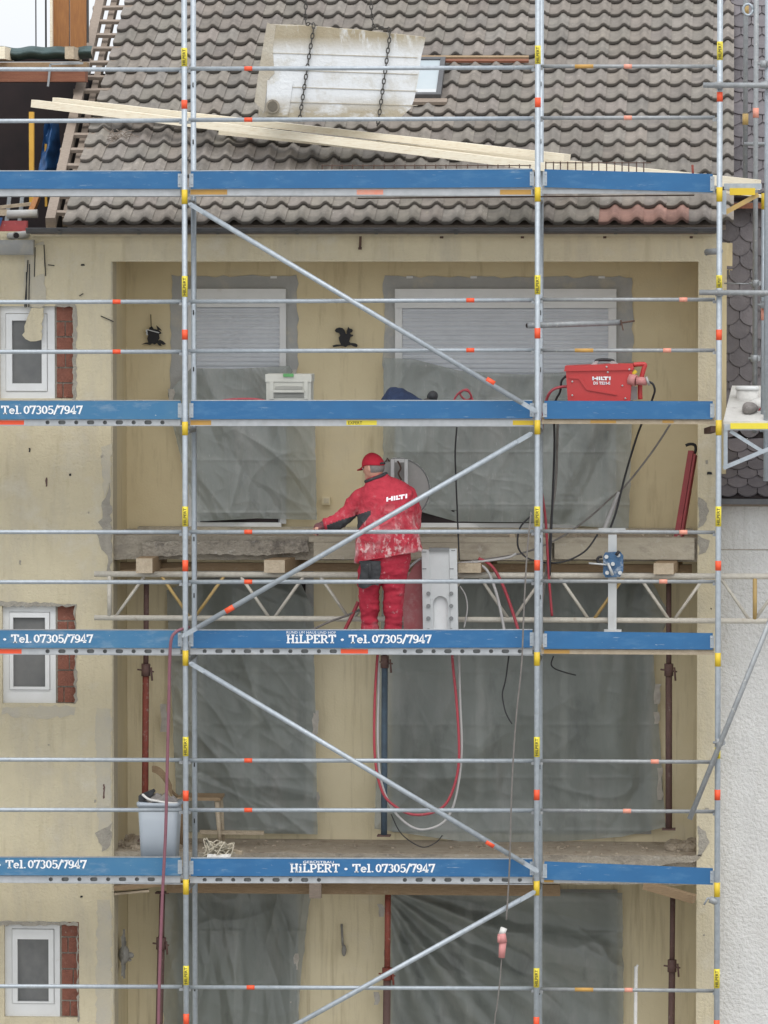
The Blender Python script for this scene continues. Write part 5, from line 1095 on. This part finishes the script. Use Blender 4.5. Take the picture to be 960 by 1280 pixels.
def hand(mb,wp,dirv,nrmv,curl,scale=1.0,off=0):
    dirv=dirv.normalized(); nrmv=(nrmv-dirv*nrmv.dot(dirv)).normalized(); sd_=dirv.cross(nrmv)
    mb.tube([wp,wp+dirv*.03,wp+dirv*.075,wp+dirv*.092],[.026,.036,.040,.032],12,True,0,.55)
    for k,(o,l) in enumerate(((-.029,.066),(-.010,.076),(.010,.070),(.029,.056))):
        p=wp+dirv*.08+sd_*o; q=p; pts=[p-dirv*.02,p]; a=0
        for j,f in enumerate((.45,.32,.25)):
            a+=curl*(.8,1.1,.8)[j]; q=q+(dirv*math.cos(a)+nrmv*math.sin(a))*l*f; pts.append(q)
        mb.tube(pts,[.0098+off,.0098+off,.0092+off,.0085+off,.007+off],8)
    p=wp+dirv*.025-sd_*.03; mb.tube([p,p-sd_*.022+dirv*.022,p-sd_*.03+dirv*.05+nrmv*.018,p-sd_*.022+dirv*.07+nrmv*.034],[.014+off,.0125+off,.0105+off,.008+off],8)
SHL,ELL,WRL=P(455,619,YP+.02),P(431,645,YP+.03),P(405,656,YP-.02)
SHR,ELR,WRR=P(511,619,YP+.02),P(517,655,YP+.15),P(498,664,YP+.40)
# body (one continuous figure)
b=MB()
b.ell(HC,(.098,.077,.118),18,14,rot=rotH); b.ell(hp(.055,0,-.075),(.045,.048,.05),12,8,rot=rotH)   # skull, jaw
b.ell(hp(.102,0,-.015),(.018,.012,.022),8,6,rot=rotH)                                              # nose
b.ell(hp(.088,0,-.058),(.012,.026,.008),8,6,rot=rotH)                                              # lips
for s_ in (-1,1): b.ell(hp(-.012,.078*s_,-.012),(.018,.010,.032),8,6,rot=rotH); b.ell(hp(.083,.03*s_,.022),(.012,.022,.008),8,6,rot=rotH)
b.tube([P(473,606,YP),hp(-.015,0,-.06)],[.062,.056],14)
b.loft([ring_e(x_,y_,hw,dp) for x_,y_,hw,dp in ((475,603,10,.06),(480,612,24,.085),(483,622,28,.11),(484,645,29,.12),(484,672,27,.115),(481,695,28,.125),(478,712,29,.13))])
limb(b,[SHL,ELL,WRL],[.052,.042,.029]); limb(b,[SHR,ELR,WRR],[.052,.042,.029])
limb(b,[P(466,706,YP),P(463,748,YP),P(464,800,YP)],[.085,.058,.042]); limb(b,[P(491,706,YP),P(491,748,YP),P(491,800,YP)],[.085,.058,.042])
hand(b,WRL,(WRL-ELL)*1+Vector((-.02,0,-.03)),Vector((0,.5,-1)),.75); hand(b,WRR,Vector((-.4,.8,-.2)),Vector((0,0,-1)),.7)
body=remesh(b.build('body','skin',wk),.0052,3)
m=MB()
for s_ in (-1,1): m.ell(hp(.086,.03*s_,.008),(.012,.013,.011),10,8,rot=rotH)
m.build('eyes','pvc',wk)
# hair below the cap
m=MB().ell(hp(-.02,0,-.012),(.088,.082,.07),16,10,rot=rotH); remesh(m.build('hair','hair',wk),.008,2)
# cap
m=MB(); rows=[]
for j in range(9):
    t=j/8*math.pi/2
    rows.append([hp(-.004,0,.022)+rotH@Vector((.108*math.cos(t)*math.cos(a),.088*math.cos(t)*math.sin(a),.108*math.sin(t)-.028*(math.cos(a)<0)*abs(math.cos(a))*(1-j/8))) for a in [2*math.pi*k/24 for k in range(24)]])
m.loft(rows); cap=m.build('cap','cap',wk)
m=MB(); br=[]
for k in range(9):
    a=R(-62+124*k/8); br.append(hp(-.004,0,.024)+rotH@Vector((.104*math.cos(a),.086*math.sin(a),0)))
out=[q+HF*(.075*math.cos(R(-70+140*k/8)))-HU*(.022) for k,q in enumerate(br)]
m.loft([[p for pr in zip(br,out) for p in pr][0::2]+out[::-1],[p+HU*.007 for p in br]+[p+HU*.007 for p in out[::-1]]]); m.build('peak','cap',cap)
MB().tube([hp(-.108,-.03,.012),hp(-.116,0,.014),hp(-.108,.03,.012)],.010,6).build('strap','blackfab',cap)
# trousers
t=MB()
t.loft([ring_e(x_,y_,hw,dp) for x_,y_,hw,dp in ((482,688,30,.15),(481,700,31,.155),(479,712,30,.15),(478,724,29,.135))])
t.loft([ring_e(x_,y_,hw,dp) for x_,y_,hw,dp in ((464,712,16,.12),(462,726,14.2,.10),(461,740,12.6,.092),(461,756,11.4,.085),(462,770,10.4,.08),(462.5,784,9.9,.078),(463,800,11,.085))])
t.loft([ring_e(x_,y_,hw,dp) for x_,y_,hw,dp in ((494,712,16,.12),(493,726,14.2,.10),(492,740,12.6,.092),(491.5,756,11.4,.085),(491.5,770,10.6,.08),(491.5,784,10,.078),(491.5,800,11,.085))])
tr=t.build('trousers','trousers',wk)
remesh(tr,.012,3)
def wrinkle(o,amp,sc_,st=(1,1,1)):
    off=Vector(wk['_o'])
    nr=[v.normal.copy() for v in o.data.vertices]
    for v,n_ in zip(o.data.vertices,nr):
        q=v.co+off; e=noise.noise(Vector((q.x*sc_*st[0],q.y*sc_*st[1],q.z*sc_*st[2]))); e2=1-abs(noise.noise(Vector((q.x*sc_*2*st[0]+q.z*4,q.y*sc_*2,q.z*sc_*2*st[2]))))*2
        v.co+=n_*amp*(e+.5*e2)
wrinkle(tr,.014,6.5,(.7,.7,2.0))
# shoes
for px_,nm in ((463,'left'),(491,'right')):
    c=P(px_,800,YP); m=MB().loft([[Vector((c.x+hx*math.cos(a),c.y+.055+hy*math.sin(a),zd3+h)) for a in [2*math.pi*k/16 for k in range(16)]] for hx,hy,h in ((.05,.14,.002),(.052,.142,.03),(.046,.12,.06),(.042,.07,.10),(.042,.055,.13))]); m.build('shoe','shoe',wk)
# jacket
j=MB()
j.loft([ring_e(x_,y_,hw,dp,tilt=tl,yaw=0) for x_,y_,hw,dp,tl in ((470,596,11.5,.07,.03),(473,602,16,.085,.035),(479,608,27,.11,.03),(483,616,33.5,.14,.01),(484,630,35.5,.16,0),(484.5,650,37,.17,0),(485,670,38.5,.178,.005),(485.5,684,40,.185,.02),(485,695,41.5,.19,.055))])
limb(j,[P(462,617,YP+.01),P(452,622,YP+.02),P(441,634,YP+.025),P(431,645,YP+.02),P(418,652,YP+.0),P(406,656,YP-.02)],[.075,.082,.076,.068,.06,.046],14)
limb(j,[P(506,616,YP+.01),P(511,622,YP+.03),P(515,640,YP+.08),P(517,655,YP+.15),P(508,660,YP+.27),P(500,663,YP+.36)],[.07,.08,.075,.068,.058,.045],14)
jk_=j.build('jacket','jacket',wk); remesh(jk_,.0095,3); wrinkle(jk_,.015,5.5,(1,1,1.4))
jk_.data.materials.append(M['blackfab'])
off=Vector(wk['_o'])
def pxof(p):
    v=p-CAM; w_=v.dot(FW); return 480+FPX*v.dot(RT)/w_, 640-FPX*v.dot(UP)/w_
for p in jk_.data.polygons:
    x_,y_=pxof(p.center+off); q=p.center+off
    lo=(x_-405)/(466-405)
    if 409<x_<464:
        ylim=656-(x_-405)*.33 + 2.5
        ylow=676
        if y_>ylim-1.5 and y_<ylow+2-(x_-405)*.25 and x_<465 and (x_<447 or y_<662-(x_-447)*1.15): p.material_index=1
cj=creases((446,610,524,700),34,21,.016,(1.6,3.6),(60,150),(18,60))+creases((405,625,455,665),16,22,.014,(1.4,2.6),(70,130),(12,30))
ct=creases((450,700,505,795),40,23,.013,(1.4,3.2),(-35,35),(14,34))
for o_,c_ in ((jk_,cj),(tr,ct)):
    for v,n_ in [(v,v.normal.copy()) for v in o_.data.vertices]:
        x_,y_=pxof(v.co+off)
        if n_.y<.2: v.co+=n_*crease_at(c_,x_,y_)
# collar, hem and zip lines as children of the jacket
def ringtube(rr,r_): return MB().tube(rr+[rr[0]],r_,6,False)
ringtube(ring_e(470,597,12.6,.082,tilt=.035),.016).build('collar','blackfab',jk_)
ringtube(ring_e(485,694,41.2,.19,tilt=.055),.007).build('hem','jacket',jk_)
# marking on the back, laid on the cloth
bv=BVHTree.FromPolygons([v.co+off for v in jk_.data.vertices],[tuple(p.vertices) for p in jk_.data.polygons])
m=MB(); m2=MB(); u=26/22.
for a,b_,c_,d_ in ((0,0,1.9,1),(5,0,1.9,1),(1.9,.36,3.1,.3),(7.6,0,1.9,1),(10.2,0,1.9,1),(12.1,.7,2.5,.3),(13.1,0,6.4,.32),(15.3,.32,1.9,.68),(20.1,0,1.9,1)):
    x0,y0=483+a*u,621.5+b_*5.6; x1,y1=x0+c_*u,y0+d_*5.6; nseg=max(1,int(c_*u/2))
    vs=[]
    for s_ in range(nseg+1):
        xx=x0+(x1-x0)*s_/nseg
        for yy in (y1,y0):
            yr=yy-(xx-483)*.17
            o_=P(xx,yr,-1); hit=bv.ray_cast(o_,ray(xx,yr).normalized()); pt=hit[0] if hit[0] else P(xx,yr,YP-.18)
            vs.append(pt+Vector((0,-.006,0)))
    m.add(vs,[(2*s_,2*s_+1,2*s_+3,2*s_+2) for s_ in range(nseg)])
m.build('lettering','logo',jk_)
# glove on the reaching hand, holster on the left thigh
gm=MB(); hand(gm,WRL+(WRL-ELL).normalized()*-.01,(WRL-ELL)*1+Vector((-.02,0,-.03)),Vector((0,.5,-1)),.75,1.0,.003); gm.tube([WRL-(WRL-ELL).normalized()*.03,WRL+(WRL-ELL).normalized()*.03],[.036,.038],12); gm.ell(WRL+((WRL-ELL)+Vector((-.02,0,-.03))).normalized()*.055,(.044,.03,.044),12,8)
remesh(gm.build('glove','glove',wk),.0055,3)
gm=MB(); hand(gm,WRR,Vector((-.4,.8,-.2)),Vector((0,0,-1)),.7,1.0,.003); remesh(gm.build('glove','glove',wk),.0055,3)
def hol(u,v):
    x_=449.5+25.5*u+(1.5*math.sin(v*5)); y_=701+32*v+(2.5*math.sin(u*6) if v>.9 else 0)
    q=P(x_,y_,YP-.15); return q+Vector((0,-.02-.045*math.sin(math.pi*min(1,max(0,u)))*(.6+.4*v)+.012*noise.noise(Vector((u*5,v*6,3))),0))
hb=MB(); rug(hb,hol,18,20); hb.box(P(449,704,YP-.17),P(476,701,YP-.14)).tube([P(462,704,YP-.215),P(462.5,722,YP-.225)],.012,6); hb.build('holster_pocket','blackfab',wk)

GR={'steel_prop':'steel props holding up the loggia slabs','timber_block':'timber blocks under the balcony slabs','formwork_board':'boards under the balcony slabs','board_offcut':'boards under the balcony slabs','rebar_girder':'reinforcement lattices on the top deck','squirrel_silhouette':'animal ornaments on the loggia wall','cable':'cables hanging about the scaffold','hose':'hoses hanging about the scaffold','scaffolding':'scaffolds in front of the houses','wire':'cables hanging about the scaffold','sack':'sacks on the right deck'}
for o in bpy.data.objects:
    if o.parent is None and 'label' in o and 'group' not in o and o.name.split('.')[0] in GR: o['group']=GR[o.name.split('.')[0]]
# ------------------------------------------------------------------ clean up helper properties
for o in bpy.data.objects:
    if '_o' in o: del o['_o']
